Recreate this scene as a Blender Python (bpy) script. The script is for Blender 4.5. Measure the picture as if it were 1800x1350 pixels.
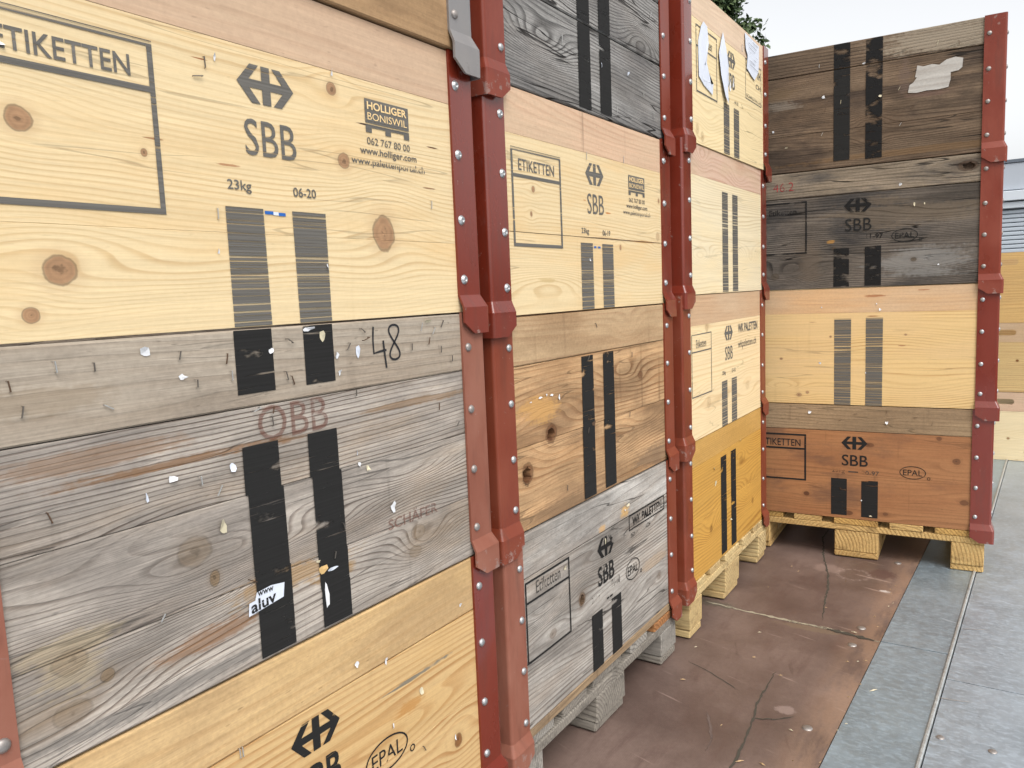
import bpy, bmesh, math, random
from mathutils import Matrix, Vector
R = math.radians
sc = bpy.context.scene
for o in list(bpy.data.objects):
    bpy.data.objects.remove(o)

# ---------------------------------------------------------------- camera
cam_d = bpy.data.cameras.new('camera')
cam = bpy.data.objects.new('camera', cam_d)
sc.collection.objects.link(cam)
cam_d.sensor_fit = 'HORIZONTAL'
cam_d.sensor_width = 36.0
cam_d.lens = 36.0 * 1373.98 / 1800.0
cam_d.clip_start = 0.02
cam_d.clip_end = 3000
rv = Vector((0.83599421, 0.54717477, -0.04139383))
uv = Vector((-0.02825839, 0.11826302, 0.99258013))
fv = Vector((-0.54801017, 0.82862152, -0.11432948))
M = Matrix((rv, uv, -fv)).transposed().to_4x4()
M.translation = Vector((0.79, -1.5592, 1.0034))
cam.matrix_world = M
sc.camera = cam

# ---------------------------------------------------------------- world, sun, exposure
SUN_EL, SUN_ROT = 52.0, 125.0          # bright overcast, high soft sun behind the camera's right shoulder
world = bpy.data.worlds.new('World')
sc.world = world
world.use_nodes = True
wn = world.node_tree
wn.nodes.clear()
sky = wn.nodes.new('ShaderNodeTexSky')
sky.sky_type = 'NISHITA'
sky.sun_disc = False
sky.sun_elevation = R(SUN_EL)
sky.sun_rotation = R(SUN_ROT)
sky.air_density = 1.0
sky.dust_density = 4.0
hs = wn.nodes.new('ShaderNodeHueSaturation')
hs.inputs['Saturation'].default_value = 0.10
hs.inputs['Value'].default_value = 1.14
bg = wn.nodes.new('ShaderNodeBackground')
bg.inputs['Strength'].default_value = 0.15
wo = wn.nodes.new('ShaderNodeOutputWorld')
wn.links.new(sky.outputs[0], hs.inputs['Color'])
wn.links.new(hs.outputs[0], bg.inputs['Color'])
wn.links.new(bg.outputs[0], wo.inputs['Surface'])
sun_d = bpy.data.lights.new('sun', 'SUN')
sun_d.energy = 0.55
sun_d.angle = R(28)
sun_d.color = (1.0, 0.96, 0.90)
sun = bpy.data.objects.new('sun', sun_d)
sc.collection.objects.link(sun)
az, el = R(SUN_ROT), R(SUN_EL)
to_sun = Vector((math.sin(az) * math.cos(el), math.cos(az) * math.cos(el), math.sin(el)))
sun.rotation_euler = to_sun.to_track_quat('Z', 'Y').to_euler()
sc.cycles.max_bounces = 7
sc.cycles.diffuse_bounces = 3
sc.cycles.glossy_bounces = 3
sc.view_settings.view_transform = 'Standard'
sc.view_settings.look = 'None'
sc.view_settings.gamma = 1
sc.view_settings.exposure = 0.70
sc.view_settings.use_curve_mapping = False

# ---------------------------------------------------------------- node helpers
class V:
    """a socket (or number) with arithmetic that builds math nodes"""
    nt = None
    def __init__(s, k): s.k = k
    def __add__(a, b): return mth('ADD', a, b)
    __radd__ = __add__
    def __sub__(a, b): return mth('SUBTRACT', a, b)
    def __rsub__(a, b): return mth('SUBTRACT', b, a)
    def __mul__(a, b): return mth('MULTIPLY', a, b)
    __rmul__ = __mul__
    def __truediv__(a, b): return mth('DIVIDE', a, b)
    def __neg__(a): return mth('MULTIPLY', a, -1.0)

def put(sock, v):
    if isinstance(v, V): V.nt.links.new(v.k, sock)
    elif isinstance(v, (tuple, list)):
        sock.default_value = tuple(v) + ((1.0,) if len(v) == 3 and len(sock.default_value) == 4 else ())
    else: sock.default_value = v

def mth(op, a, b=0.0, c=None, clamp=False):
    n = V.nt.nodes.new('ShaderNodeMath'); n.operation = op; n.use_clamp = clamp
    put(n.inputs[0], a); put(n.inputs[1], b)
    if c is not None: put(n.inputs[2], c)
    return V(n.outputs[0])
def absv(a): return mth('ABSOLUTE', a)
def fract(a): return mth('FRACT', a)
def sstep(a, lo, hi, o0=0.0, o1=1.0):
    n = V.nt.nodes.new('ShaderNodeMapRange'); n.interpolation_type = 'SMOOTHSTEP'
    put(n.inputs[0], a); put(n.inputs[1], lo); put(n.inputs[2], hi); put(n.inputs[3], o0); put(n.inputs[4], o1)
    return V(n.outputs[0])
def vec(x, y, z=0.0):
    n = V.nt.nodes.new('ShaderNodeCombineXYZ')
    put(n.inputs[0], x); put(n.inputs[1], y); put(n.inputs[2], z)
    return V(n.outputs[0])
def noise(v, scale=1.0, detail=2.0, rough=0.5, dist=0.0):
    n = V.nt.nodes.new('ShaderNodeTexNoise')
    put(n.inputs['Vector'], v); n.inputs['Scale'].default_value = scale
    n.inputs['Detail'].default_value = detail; n.inputs['Roughness'].default_value = rough
    n.inputs['Distortion'].default_value = dist
    return V(n.outputs[0])
def voro(v, scale=1.0):
    n = V.nt.nodes.new('ShaderNodeTexVoronoi'); put(n.inputs['Vector'], v); n.inputs['Scale'].default_value = scale
    return V(n.outputs['Distance']), V(n.outputs['Color'])
def mix(f, a, b):
    n = V.nt.nodes.new('ShaderNodeMix'); n.data_type = 'RGBA'
    put(n.inputs[0], f); put(n.inputs[6], a); put(n.inputs[7], b)
    return V(n.outputs[2])
def scalec(c, f):
    n = V.nt.nodes.new('ShaderNodeVectorMath'); n.operation = 'SCALE'
    put(n.inputs[0], c); put(n.inputs[3], f)
    return V(n.outputs[0])
def coords():
    t = V.nt.nodes.new('ShaderNodeTexCoord')
    s = V.nt.nodes.new('ShaderNodeSeparateXYZ')
    V.nt.links.new(t.outputs['Object'], s.inputs[0])
    return V(t.outputs['Object']), V(s.outputs[0]), V(s.outputs[1]), V(s.outputs[2])
def rnd():
    return V(V.nt.nodes.new('ShaderNodeObjectInfo').outputs['Random'])
def bump(h, strength, dist):
    n = V.nt.nodes.new('ShaderNodeBump'); n.inputs['Strength'].default_value = strength
    n.inputs['Distance'].default_value = dist; put(n.inputs['Height'], h)
    return V(n.outputs[0])
def newmat(name):
    m = bpy.data.materials.new(name); m.use_nodes = True
    V.nt = m.node_tree
    return m, m.node_tree.nodes['Principled BSDF']
def srgb(r, g, b):
    f = lambda c: (c / 255 / 12.92) if c <= 10 else ((c / 255 + 0.055) / 1.055) ** 2.4
    return (f(r), f(g), f(b))

# ---------------------------------------------------------------- wood
def wood(name, light, dark, F=110, con=0.6, knots=(), hills=(), warp=(0.022, 0.0025), fibre=0.25, tone=None, tamt=0.5,
         stain=None, samt=0.0, crack=0.0, bmp=0.15, rough=0.72, seed=0.0, speck=0.0, kcol=None, drip=0.0, slope=0.0, spec=0.3, patches=(), gain=0.76, lo=0.36):
    m, b = newmat(name)
    _, X, Y, Z = coords()
    r = rnd()
    x = X + Y * 0.83
    z = Z + x * slope
    xs = x + r * 7.0 + seed * 3.17
    zs = z + r * 3.0 + seed * 1.31
    n1 = noise(vec(xs * 1.1, zs * 4.0, seed), 1, 2) - 0.5
    n2 = noise(vec(xs * 3.6, zs * 26.0, seed), 1, 3) - 0.5
    n3 = noise(vec(xs * 26.0, zs * 60.0, seed), 1, 2) - 0.5
    zz = z + n1 * (2 * warp[0]) + n2 * (2 * warp[1]) + n3 * 0.0012
    n9 = noise(vec(x * 90.0, Z * 90.0, seed), 1, 2) - 0.5
    kn = []
    for k in knots:
        ks, kt, rx, ry = k[:4]
        dx = X - ks; dz = Z - kt
        w = mth('EXPONENT', -((dx / (rx * 4.6)) * (dx / (rx * 4.6)) + (dz / (ry * 2.8)) * (dz / (ry * 2.8))))
        zz = zz - dz * w * 0.9
        ex, ez = dx / rx, dz / ry
        dn = mth('SQRT', ex * ex + ez * ez) + n9 * 0.35
        kn.append((dn, k))
    for (hsx, hst, ha, hb, hA) in hills:
        dx = (X - hsx) / ha; dz = (Z - hst) / hb
        zz = zz + mth('EXPONENT', -(dx * dx + dz * dz)) * hA
    dens = noise(vec(xs * 0.6, zs * 7.0, seed + 5), 1, 1)
    f = zz * F + (dens - 0.5) * 11.0 + r * 9.0
    ring = fract(f)
    late = sstep(ring, lo, 0.86) * (1.0 - sstep(ring, 0.90, 1.0))
    lv = noise(vec(xs * 1.5, zs * 22.0, seed + 9), 1, 3)
    lateA = late * sstep(lv, 0.25, 0.72, 0.12, 1.15)
    fib = noise(vec(xs * 13.0, zs * 420.0, seed), 1, 3)
    col = mix(mth('MULTIPLY', lateA, con, clamp=True), light, dark)
    if tone:
        nb = noise(vec(xs * 2.2, zs * 9.0, seed + 2), 1, 4, 0.6)
        col = mix(sstep(nb, 0.42, 0.68) * tamt, col, tone)
    stk = noise(vec(xs * 2.4, zs * 95.0, seed + 14), 1, 5, 0.65)
    col = scalec(col, (1.0 + (fib - 0.5) * (2 * fibre)) * (1.0 + (stk - 0.5) * (0.22 + fibre + (0.45 if bmp > 0.28 else 0.0))))
    if stain:
        ns = noise(vec(xs * 2.6, zs * 7.0, seed + 20), 1, 7, 0.62)
        col = mix(sstep(ns, 0.48, 0.64) * samt, col, stain)
        if bmp > 0.28:
            nq = noise(vec(xs * 3.4, zs * 13.0, seed + 26), 1, 6, 0.68)
            col = scalec(col, sstep(nq, 0.30, 0.72, 0.72, 1.24))
    if drip:
        nd = noise(vec(xs * 38.0, zs * 2.2, seed + 30), 1, 3)
        nm = noise(vec(xs * 3.0, zs * 4.0, seed + 31), 1, 2)
        col = mix(sstep(nd, 0.60, 0.74) * sstep(nm, 0.45, 0.6) * drip, col, scalec(V(V_rgb(dark)), 0.45))
    if speck:
        sp = noise(vec(xs * 55.0, zs * 240.0, seed + 40), 1, 1)
        col = mix(sstep(sp, 0.71, 0.82) * speck * 0.6, col, scalec(V(V_rgb(dark)), 0.35))
        gr = noise(vec(xs * 130.0, zs * 150.0, seed + 44), 1, 2, 0.7)
        col = scalec(col, 1.0 + (gr - 0.5) * (0.55 * speck))
    cr = None
    if crack:
        nc = noise(vec(xs * 1.6, zs * 26.0, seed + 50), 1, 2)
        mk = noise(vec(xs * 2.5, zs * 12.0, seed + 51), 1, 1)
        cr = (1.0 - sstep(absv(nc - 0.5), 0.003, 0.012)) * sstep(mk, 0.48, 0.56)
        col = mix(cr * crack, col, (0.012, 0.009, 0.007))
    for (ps, pt, pa, pb, pc, pamt) in patches:
        dx = (X - ps) / pa; dz = (Z - pt) / pb
        dd = mth('SQRT', dx * dx + dz * dz) + n2 * 2.0 + n9 * 0.8 + (fib - 0.5) * 1.2
        col = mix((1.0 - sstep(dd, 0.55, 1.1)) * pamt, col, pc)
    for dn, k in kn:
        kc = kcol or srgb(150, 105, 70)
        amt = k[4] if len(k) > 4 else 1.0
        rings = mth('SINE', dn * 17.0)
        kk = scalec(V(V_rgb(kc)), 0.88 + rings * 0.05 + n9 * 0.5)
        halo = sstep(dn, 0.8, 1.0) * (1.0 - sstep(dn, 1.05, 2.1))
        col = mix(halo * 0.22 * amt, col, kc)
        col = mix((1.0 - sstep(dn, 0.82, 1.0)) * amt, col, kk)
        rim = sstep(dn, 0.82, 0.95) * (1.0 - sstep(dn, 0.98, 1.10))
        col = mix(rim * 0.6 * amt, col, scalec(V(V_rgb(kc)), 0.32))
        col = mix((1.0 - sstep(dn + n9 * 1.2, 0.08, 0.26)) * 0.65 * amt, col, scalec(V(V_rgb(kc)), 0.3))
    put(b.inputs['Base Color'], scalec(col, gain))
    put(b.inputs['Roughness'], rough)
    b.inputs['Specular IOR Level'].default_value = spec
    h = fib * 0.5 - (lateA * 0.5 if bmp > 0.2 else 0.0)
    if cr: h = h - cr * 2.0
    put(b.inputs['Normal'], bump(h, bmp, 0.004))
    return m

def V_rgb(c):
    if isinstance(c, V): return c.k
    n = V.nt.nodes.new('ShaderNodeRGB'); n.outputs[0].default_value = tuple(c[:3]) + (1,)
    return n.outputs[0]

PRE = dict(
    spruce=dict(light=srgb(232, 208, 164), dark=srgb(192, 152, 98), F=150, con=0.46, lo=0.45, crack=0.25, fibre=0.09, tone=srgb(228, 194, 142), tamt=0.75, bmp=0.14, rough=0.62, speck=0.22, drip=0.10, kcol=srgb(180, 140, 104)),
    pale=dict(light=srgb(234, 218, 184), dark=srgb(190, 158, 108), F=130, con=0.48, lo=0.45, crack=0.2, fibre=0.09, tone=srgb(238, 214, 166), tamt=0.5, bmp=0.10, rough=0.65, speck=0.1, kcol=srgb(178, 140, 98)),
    beech=dict(light=srgb(212, 180, 150), dark=srgb(192, 156, 126), F=60, con=0.45, warp=(0.03, 0.008), fibre=0.14, tone=srgb(216, 188, 156), tamt=0.6, bmp=0.06, rough=0.6, speck=0.45),
    orange=dict(light=srgb(222, 186, 132), dark=srgb(178, 126, 72), F=80, con=0.75, fibre=0.12, tone=srgb(214, 174, 116), tamt=0.5, bmp=0.18, rough=0.65, speck=0.35, kcol=srgb(140, 88, 44), drip=0.25),
    honey=dict(light=srgb(220, 168, 82), dark=srgb(158, 104, 40), F=130, con=0.7, fibre=0.15, tone=srgb(196, 150, 76), tamt=0.5, bmp=0.18, rough=0.55, speck=0.45, kcol=srgb(120, 76, 30)),
    tan=dict(light=srgb(205, 170, 124), dark=srgb(166, 122, 78), F=55, con=0.4, warp=(0.03, 0.01), fibre=0.18, tone=srgb(186, 150, 108), tamt=0.6, bmp=0.12, rough=0.75, speck=0.8, stain=srgb(150, 118, 84), samt=0.5, drip=0.3),
    grey=dict(light=srgb(190, 179, 167), dark=srgb(84, 66, 54), F=125, con=0.78, lo=0.5, warp=(0.035, 0.004), fibre=0.28, tone=srgb(168, 146, 122), tamt=0.75, stain=srgb(118, 110, 104), samt=0.5, crack=0.6, bmp=0.42, rough=0.85, speck=0.5, kcol=srgb(142, 118, 90), drip=0.35),
    greyrail=dict(light=srgb(190, 176, 158), dark=srgb(146, 126, 104), F=60, con=0.35, warp=(0.03, 0.01), fibre=0.25, tone=srgb(170, 152, 132), tamt=0.7, stain=srgb(136, 122, 108), samt=0.45, crack=0.15, bmp=0.25, rough=0.85, speck=0.9, drip=0.3),
    slate=dict(light=srgb(146, 143, 139), dark=srgb(76, 73, 71), F=150, con=0.85, fibre=0.42, tone=srgb(122, 116, 110), tamt=0.7, stain=srgb(92, 90, 90), samt=0.5, crack=0.95, bmp=0.6, rough=0.9, speck=0.9, kcol=srgb(100, 92, 84)),
    silver=dict(light=srgb(190, 183, 174), dark=srgb(108, 94, 84), F=100, con=0.85, fibre=0.24, tone=srgb(170, 156, 142), tamt=0.8, stain=srgb(140, 132, 124), samt=0.7, crack=0.7, bmp=0.4, rough=0.85, speck=0.55, kcol=srgb(120, 92, 66)),
    brown=dict(light=srgb(196, 158, 116), dark=srgb(140, 98, 62), F=80, con=0.8, fibre=0.2, tone=srgb(176, 134, 92), tamt=0.7, stain=srgb(128, 98, 72), samt=0.5, crack=0.35, bmp=0.3, rough=0.8, speck=0.6, kcol=srgb(112, 70, 40), drip=0.45),
    dark=dict(light=srgb(126, 106, 86), dark=srgb(72, 55, 43), F=120, con=0.7, fibre=0.38, tone=srgb(104, 84, 66), tamt=0.7, stain=srgb(68, 56, 48), samt=0.75, crack=0.85, bmp=0.5, rough=0.9, speck=0.9, kcol=srgb(84, 62, 46)),
    black=dict(light=srgb(118, 108, 98), dark=srgb(54, 48, 43), F=120, con=0.85, fibre=0.42, tone=srgb(88, 80, 72), tamt=0.7, stain=srgb(62, 60, 60), samt=0.8, crack=1.0, bmp=0.6, rough=0.9, speck=0.9, kcol=srgb(96, 80, 62)),
    rust=dict(light=srgb(168, 118, 78), dark=srgb(114, 74, 46), F=90, con=0.5, fibre=0.16, tone=srgb(152, 102, 66), tamt=0.7, stain=srgb(110, 80, 62), samt=0.6, crack=0.2, bmp=0.15, rough=0.6, speck=0.5, kcol=srgb(92, 56, 36), drip=0.35),
    sand=dict(light=srgb(172, 146, 114), dark=srgb(122, 98, 72), F=80, con=0.5, fibre=0.25, tone=srgb(150, 124, 96), tamt=0.7, stain=srgb(118, 98, 80), samt=0.6, crack=0.3, bmp=0.25, rough=0.85, speck=0.9, drip=0.4),
)
_wc = [0]
def W(preset, **kw):
    d = dict(PRE[preset]); d.update(kw)
    _wc[0] += 1
    d.setdefault('seed', _wc[0] * 1.37)
    d.setdefault('gain', dict(rust=0.84, slate=0.84, black=0.70, dark=0.70, grey=0.66, greyrail=0.64, silver=0.67, sand=0.66, honey=0.74, spruce=0.79, beech=0.74, pale=0.82, orange=0.72, brown=0.76, tan=0.68).get(preset, 0.76))
    return wood('wood_%s_%02d' % (preset, _wc[0]), **d)
GEN = {}
def generic(p):
    if p not in GEN: GEN[p] = W(p)
    return GEN[p]

# ---------------------------------------------------------------- other materials
def paint(name, base, faded, fade=0.3, worn=0.4, coat=0.0, metal=(0.16, 0.15, 0.14), rough=0.22, bare=0.0, dirt=0.35):
    m, b = newmat(name)
    _, x, y, z = coords()
    r = rnd()
    q = x + y
    n1 = noise(vec(q * 9 + r * 5, z * 5 + r * 9, r * 3), 1, 5, 0.6)
    n2 = noise(vec(x * 160, y * 160, z * 20 + r * 9), 1, 3)
    n3 = noise(vec(x * 60 + r * 4, y * 60, z * 60), 1, 5, 0.7)
    n4 = noise(vec(q * 30 + r * 3, z * 260 + q * 120, r), 1, 2)
    col = mix(sstep(n1, 0.35, 0.68) * fade, base, faded)
    col = mix(sstep(n2, 0.55, 0.75) * 0.16 * dirt * 2, col, (0.045, 0.02, 0.015))
    nd = noise(vec(q * 26 + r * 8, z * 3.0, r * 5), 1, 4, 0.65)
    col = mix(sstep(nd, 0.5, 0.72) * 0.5 * dirt * 2, col, (0.055, 0.030, 0.022))
    low = sstep(z, 0.012, -0.006)                      # rubbed tabs that ride over the frame below
    top = sstep(z, 0.36, 0.40)
    wear = mth('MAXIMUM', low, top * 0.55)
    chip = sstep(n3 + wear * 0.13 * worn, 0.67, 0.70)
    scr = sstep(n4, 0.735, 0.76) * sstep(n1, 0.4, 0.6)
    chips = mth('MINIMUM', chip + scr * 0.7 * worn, 1.0)
    col = mix(low * 0.35 * worn, col, faded)
    col = mix(chips * 0.7, col, mix(n2, (0.36, 0.20, 0.16), metal))
    rg = sstep(n1, 0.2, 0.8, rough * 0.75, rough * 1.7) + chips * 0.3 + low * 0.18
    if bare:
        nb = sstep(noise(vec(q * 6, z * 4, r), 1, 6, 0.65), 0.62 - bare * 0.4, 0.72 - bare * 0.4)
        col = mix(nb, col, mix(n1, (0.20, 0.20, 0.205), (0.36, 0.33, 0.31)))
        put(b.inputs['Metallic'], nb * 0.6)
    put(b.inputs['Base Color'], col)
    b.inputs['Specular IOR Level'].default_value = 0.26
    b.inputs['Coat Weight'].default_value = coat
    b.inputs['Coat Roughness'].default_value = 0.09
    put(b.inputs['Roughness'], rg)
    put(b.inputs['Normal'], bump(n3 * 0.5 + n1 + chips * -0.4, 0.12, 0.003))
    return m

RED = paint('red_oxide_paint', srgb(112, 46, 31), srgb(134, 70, 55), 0.5, 0.8, rough=0.28)
REDNEW = paint('red_gloss_paint', srgb(108, 38, 24), srgb(124, 54, 39), 0.35, 0.4, rough=0.25, coat=0.6)
REDBROWN = paint('red_brown_paint', srgb(114, 51, 33), srgb(128, 70, 52), 0.5, 0.8, rough=0.33)
FADED = paint('faded_pink_red_paint', srgb(124, 72, 56), srgb(142, 96, 80), 0.7, 0.9, rough=0.45)
BARE = paint('worn_bare_paint', srgb(120, 66, 58), srgb(140, 92, 82), 0.5, 0.8, rough=0.4, bare=0.85)

def simple(name, col, rough=0.6, metal=0.0, nsc=20.0, namt=0.15, bm=0.0):
    m, b = newmat(name)
    o, x, y, z = coords()
    n = noise(o, nsc, 4, 0.6)
    put(b.inputs['Base Color'], scalec(V(V_rgb(col)), 1.0 + (n - 0.5) * (2 * namt)))
    b.inputs['Roughness'].default_value = rough
    b.inputs['Metallic'].default_value = metal
    if bm: put(b.inputs['Normal'], bump(n, bm, 0.004))
    return m
RIVET = simple('galvanised_rivet', (0.42, 0.42, 0.42), 0.46, 0.85, 260, 0.45)
RIVETD = simple('dull_rivet', (0.30, 0.27, 0.25), 0.5, 0.7, 300, 0.3)
WIRE = simple('staple_wire', (0.16, 0.14, 0.12), 0.5, 0.6, 200, 0.3)
RUSTY = simple('rusty_wire', (0.10, 0.055, 0.03), 0.7, 0.3, 200, 0.3)
BRIGHTW = simple('bright_wire', (0.55, 0.54, 0.52), 0.4, 0.7, 200, 0.2)
PAPER = simple('white_paper', (0.62, 0.62, 0.63), 0.8, 0, 90, 0.12)
PAPERB = simple('bluish_paper', (0.58, 0.61, 0.68), 0.8, 0, 40, 0.10)
PAPERY = simple('yellowed_paper', (0.52, 0.46, 0.32), 0.8, 0, 60, 0.15)
PAPERK = simple('kraft_remnant', (0.52, 0.34, 0.14), 0.8, 0, 80, 0.18)

def ink(name, col, streak=0.25, speck=0.1, vary=0.4, sx=0.9, sz=300.0, fadeamt=0.0, floor=0.0):
    """printed ink, missing along the raised grain"""
    m, b = newmat(name)
    nt = m.node_tree
    _, x, y, z = coords()
    r = rnd()
    n = noise(vec(x * sx * 2, z * sz, 3.0), 1, 3, 0.6)
    n = n + (noise(vec(x * 1.5, z * 22.0, 5.0), 1, 2) - 0.5) * 0.22
    n2 = noise(vec(x * 120, z * 260, 7.0), 1, 3, 0.7)
    n3 = noise(vec(x * 3, z * sz * 1.7, 1.0), 1, 2)
    n4 = noise(vec(x * 14, z * 30, 2.0), 1, 4, 0.6)
    put(b.inputs['Base Color'], mix(n3 * vary, col, tuple(c * 3.2 + 0.05 for c in col)))
    b.inputs['Roughness'].default_value = 0.75
    b.inputs['Specular IOR Level'].default_value = 0.12
    miss = sstep(n, 0.70 - streak * 0.40, 0.80 - streak * 0.40) * 0.9
    miss = mth('MAXIMUM', miss, sstep(n2, 0.78 - speck * 0.3, 0.86 - speck * 0.3))
    if fadeamt: miss = mth('MAXIMUM', miss, sstep(n4, 0.62 - fadeamt * 0.3, 0.72 - fadeamt * 0.2) * 0.92)
    if floor: miss = mth('MAXIMUM', miss, floor)
    tr = nt.nodes.new('ShaderNodeBsdfTransparent')
    mx = nt.nodes.new('ShaderNodeMixShader')
    put(mx.inputs[0], miss)
    nt.links.new(b.outputs[0], mx.inputs[1]); nt.links.new(tr.outputs[0], mx.inputs[2])
    out = [q for q in nt.nodes if q.type == 'OUTPUT_MATERIAL'][0]
    nt.links.new(mx.outputs[0], out.inputs['Surface'])
    return m
INK = ink('ink_streaked', (0.046, 0.042, 0.036), 0.50, 0.16, 0.95, 0.35, 230)
INKT = ink('ink_text', (0.050, 0.046, 0.040), 0.30, 0.18, 0.9, 0.5, 230)
INKOLD = ink('ink_old', (0.011, 0.0105, 0.010), 0.20, 0.24, 0.2, 4, 230, 0.05)
INKWORN = ink('ink_worn', (0.008, 0.0075, 0.0075), 0.15, 0.3, 0.15, 5, 200, 0.42)
INKFADE = ink('ink_faded_text', (0.03, 0.027, 0.024), 0.25, 0.3, 0.4, 5, 250, 0.5)
REDINK = ink('faded_red_ink', (0.12, 0.045, 0.03), 0.45, 0.35, 0.3, 2, 220, 0.22, 0.5)
PEN = ink('marker_pen', (0.02, 0.02, 0.022), 0.0, 0.02, 0.1)
BLUEINK = ink('blue_print', (0.02, 0.09, 0.30), 0.2, 0.1, 0.2)
BLANK = simple('bare_wood_letters', srgb(226, 194, 140), 0.65, 0, 60, 0.06)
REDPEN = ink('red_marker', (0.22, 0.03, 0.03), 0.1, 0.25, 0.2, 4, 200, 0.25)

# ---------------------------------------------------------------- mesh helpers
def link(name, me, mat=None, parent=None):
    o = bpy.data.objects.new(name, me)
    sc.collection.objects.link(o)
    if mat is not None and len(me.materials) == 0: me.materials.append(mat)
    if parent is not None: o.parent = parent
    return o
def empty(name, loc, rz=0.0):
    o = bpy.data.objects.new(name, None)
    o.empty_display_size = 0.1
    sc.collection.objects.link(o)
    o.location = loc; o.rotation_euler = (0, 0, rz)
    return o
def tag(o, label=None, cat=None, group=None, kind=None):
    if label: o['label'] = label
    if cat: o['category'] = cat
    if group: o['group'] = group
    if kind: o['kind'] = kind
    return o
def mesh(name, vs, fs, smooth=False):
    me = bpy.data.meshes.new(name)
    me.from_pydata(vs, [], fs)
    if smooth:
        for p in me.polygons: p.use_smooth = True
    me.update()
    return me
def bbox(name, x0, x1, y0, y1, z0, z1, bev=0.0015, wob=0.0, seed=0):
    bm = bmesh.new()
    vs = [bm.verts.new((x, y, z)) for z in (z0, z1) for y in (y0, y1) for x in (x0, x1)]
    for f in ((0, 2, 3, 1), (4, 5, 7, 6), (0, 1, 5, 4), (2, 6, 7, 3), (0, 4, 6, 2), (1, 3, 7, 5)):
        bm.faces.new([vs[i] for i in f])
    if bev: bmesh.ops.bevel(bm, geom=list(bm.edges), offset=bev, segments=1, affect='EDGES')
    if wob:
        rg = random.Random(seed)
        for v in bm.verts: v.co += Vector((rg.uniform(-wob, wob), rg.uniform(-wob, wob), rg.uniform(-wob, wob)))
    me = bpy.data.meshes.new(name); bm.to_mesh(me); bm.free()
    return me
def cut(me, mat, cutters):
    """real holes: boolean difference of a mesh and cutter meshes"""
    o = bpy.data.objects.new('tmp', me); sc.collection.objects.link(o)
    cs = []
    for c in cutters:
        co = bpy.data.objects.new('tmpc', c); sc.collection.objects.link(co); cs.append(co)
        md = o.modifiers.new('b', 'BOOLEAN'); md.object = co; md.operation = 'DIFFERENCE'; md.solver = 'EXACT'
    dg = bpy.context.evaluated_depsgraph_get(); dg.update()
    out = bpy.data.meshes.new_from_object(o.evaluated_get(dg))
    for q in [o] + cs: bpy.data.objects.remove(q)
    out.materials.clear(); out.materials.append(mat)
    return out
def blobcutter(cx, cz, rx, rz, y0, y1, seed, n=14, taper=0.6):
    rg = random.Random(seed); vs = []; fs = []
    rr = [1 + rg.uniform(-.18, .18) for _ in range(n)]
    for j, (y, k) in enumerate(((y0, 1.0), (y1, taper))):
        for i in range(n):
            a = 2 * math.pi * i / n
            vs.append((cx + rx * rr[i] * k * math.cos(a), y, cz + rz * rr[i] * k * math.sin(a) - (1 - k) * rz * 0.2))
    for i in range(n): fs.append((i, (i + 1) % n, n + (i + 1) % n, n + i))
    fs.append(tuple(range(n - 1, -1, -1))); fs.append(tuple(range(n, 2 * n)))
    me = mesh('c', vs, fs)
    bm = bmesh.new(); bm.from_mesh(me); bmesh.ops.recalc_face_normals(bm, faces=bm.faces); bm.to_mesh(me); bm.free()
    return me
def slotcutter(cx, cz, hw, hh, y0, y1):
    pts = []
    for i in range(9):
        a = -math.pi / 2 + math.pi * i / 8; pts.append((cx + hw - hh + hh * math.cos(a), cz + hh * math.sin(a)))
    for i in range(9):
        a = math.pi / 2 + math.pi * i / 8; pts.append((cx - hw + hh + hh * math.cos(a), cz + hh * math.sin(a)))
    n = len(pts)
    vs = [(x, y0, z) for x, z in pts] + [(x, y1, z) for x, z in pts]
    fs = [(i, (i + 1) % n, n + (i + 1) % n, n + i) for i in range(n)] + [tuple(range(n - 1, -1, -1)), tuple(range(n, 2 * n))]
    me = mesh('c', vs, fs)
    bm = bmesh.new(); bm.from_mesh(me); bmesh.ops.recalc_face_normals(bm, faces=bm.faces); bm.to_mesh(me); bm.free()
    return me

# ---------------------------------------------------------------- stacking frame
H = 0.4149
_rv = {}
def rivet_mesh(mat, hexsock):
    key = (mat.name, hexsock)
    if key in _rv: return _rv[key]
    n = 12; vs = []; fs = []
    prof = [(0.0072, 0.0), (0.0070, 0.0016), (0.0056, 0.0034), (0.0030, 0.0044)]
    if hexsock: prof = [(0.0080, 0.0), (0.0080, 0.0008), (0.0066, 0.0010), (0.0060, 0.0034), (0.0040, 0.0042), (0.0030, 0.0042), (0.0026, 0.0022)]
    for rr, h in prof:
        for i in range(n):
            a = 2 * math.pi * i / n; vs.append((rr * math.cos(a), -h, rr * math.sin(a)))
    for j in range(len(prof) - 1):
        for i in range(n):
            k = (i + 1) % n
            fs.append((j * n + i, (j + 1) * n + i, (j + 1) * n + k, j * n + k)[::-1])
    c = len(vs); vs.append((0, -prof[-1][1] - (0.0004 if not hexsock else 0), 0))
    b = (len(prof) - 1) * n
    for i in range(n): fs.append((b + i, c, b + (i + 1) % n)[::-1])
    me = mesh('rivet', vs, fs, True); me.materials.append(mat)
    _rv[key] = me
    return me

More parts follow.
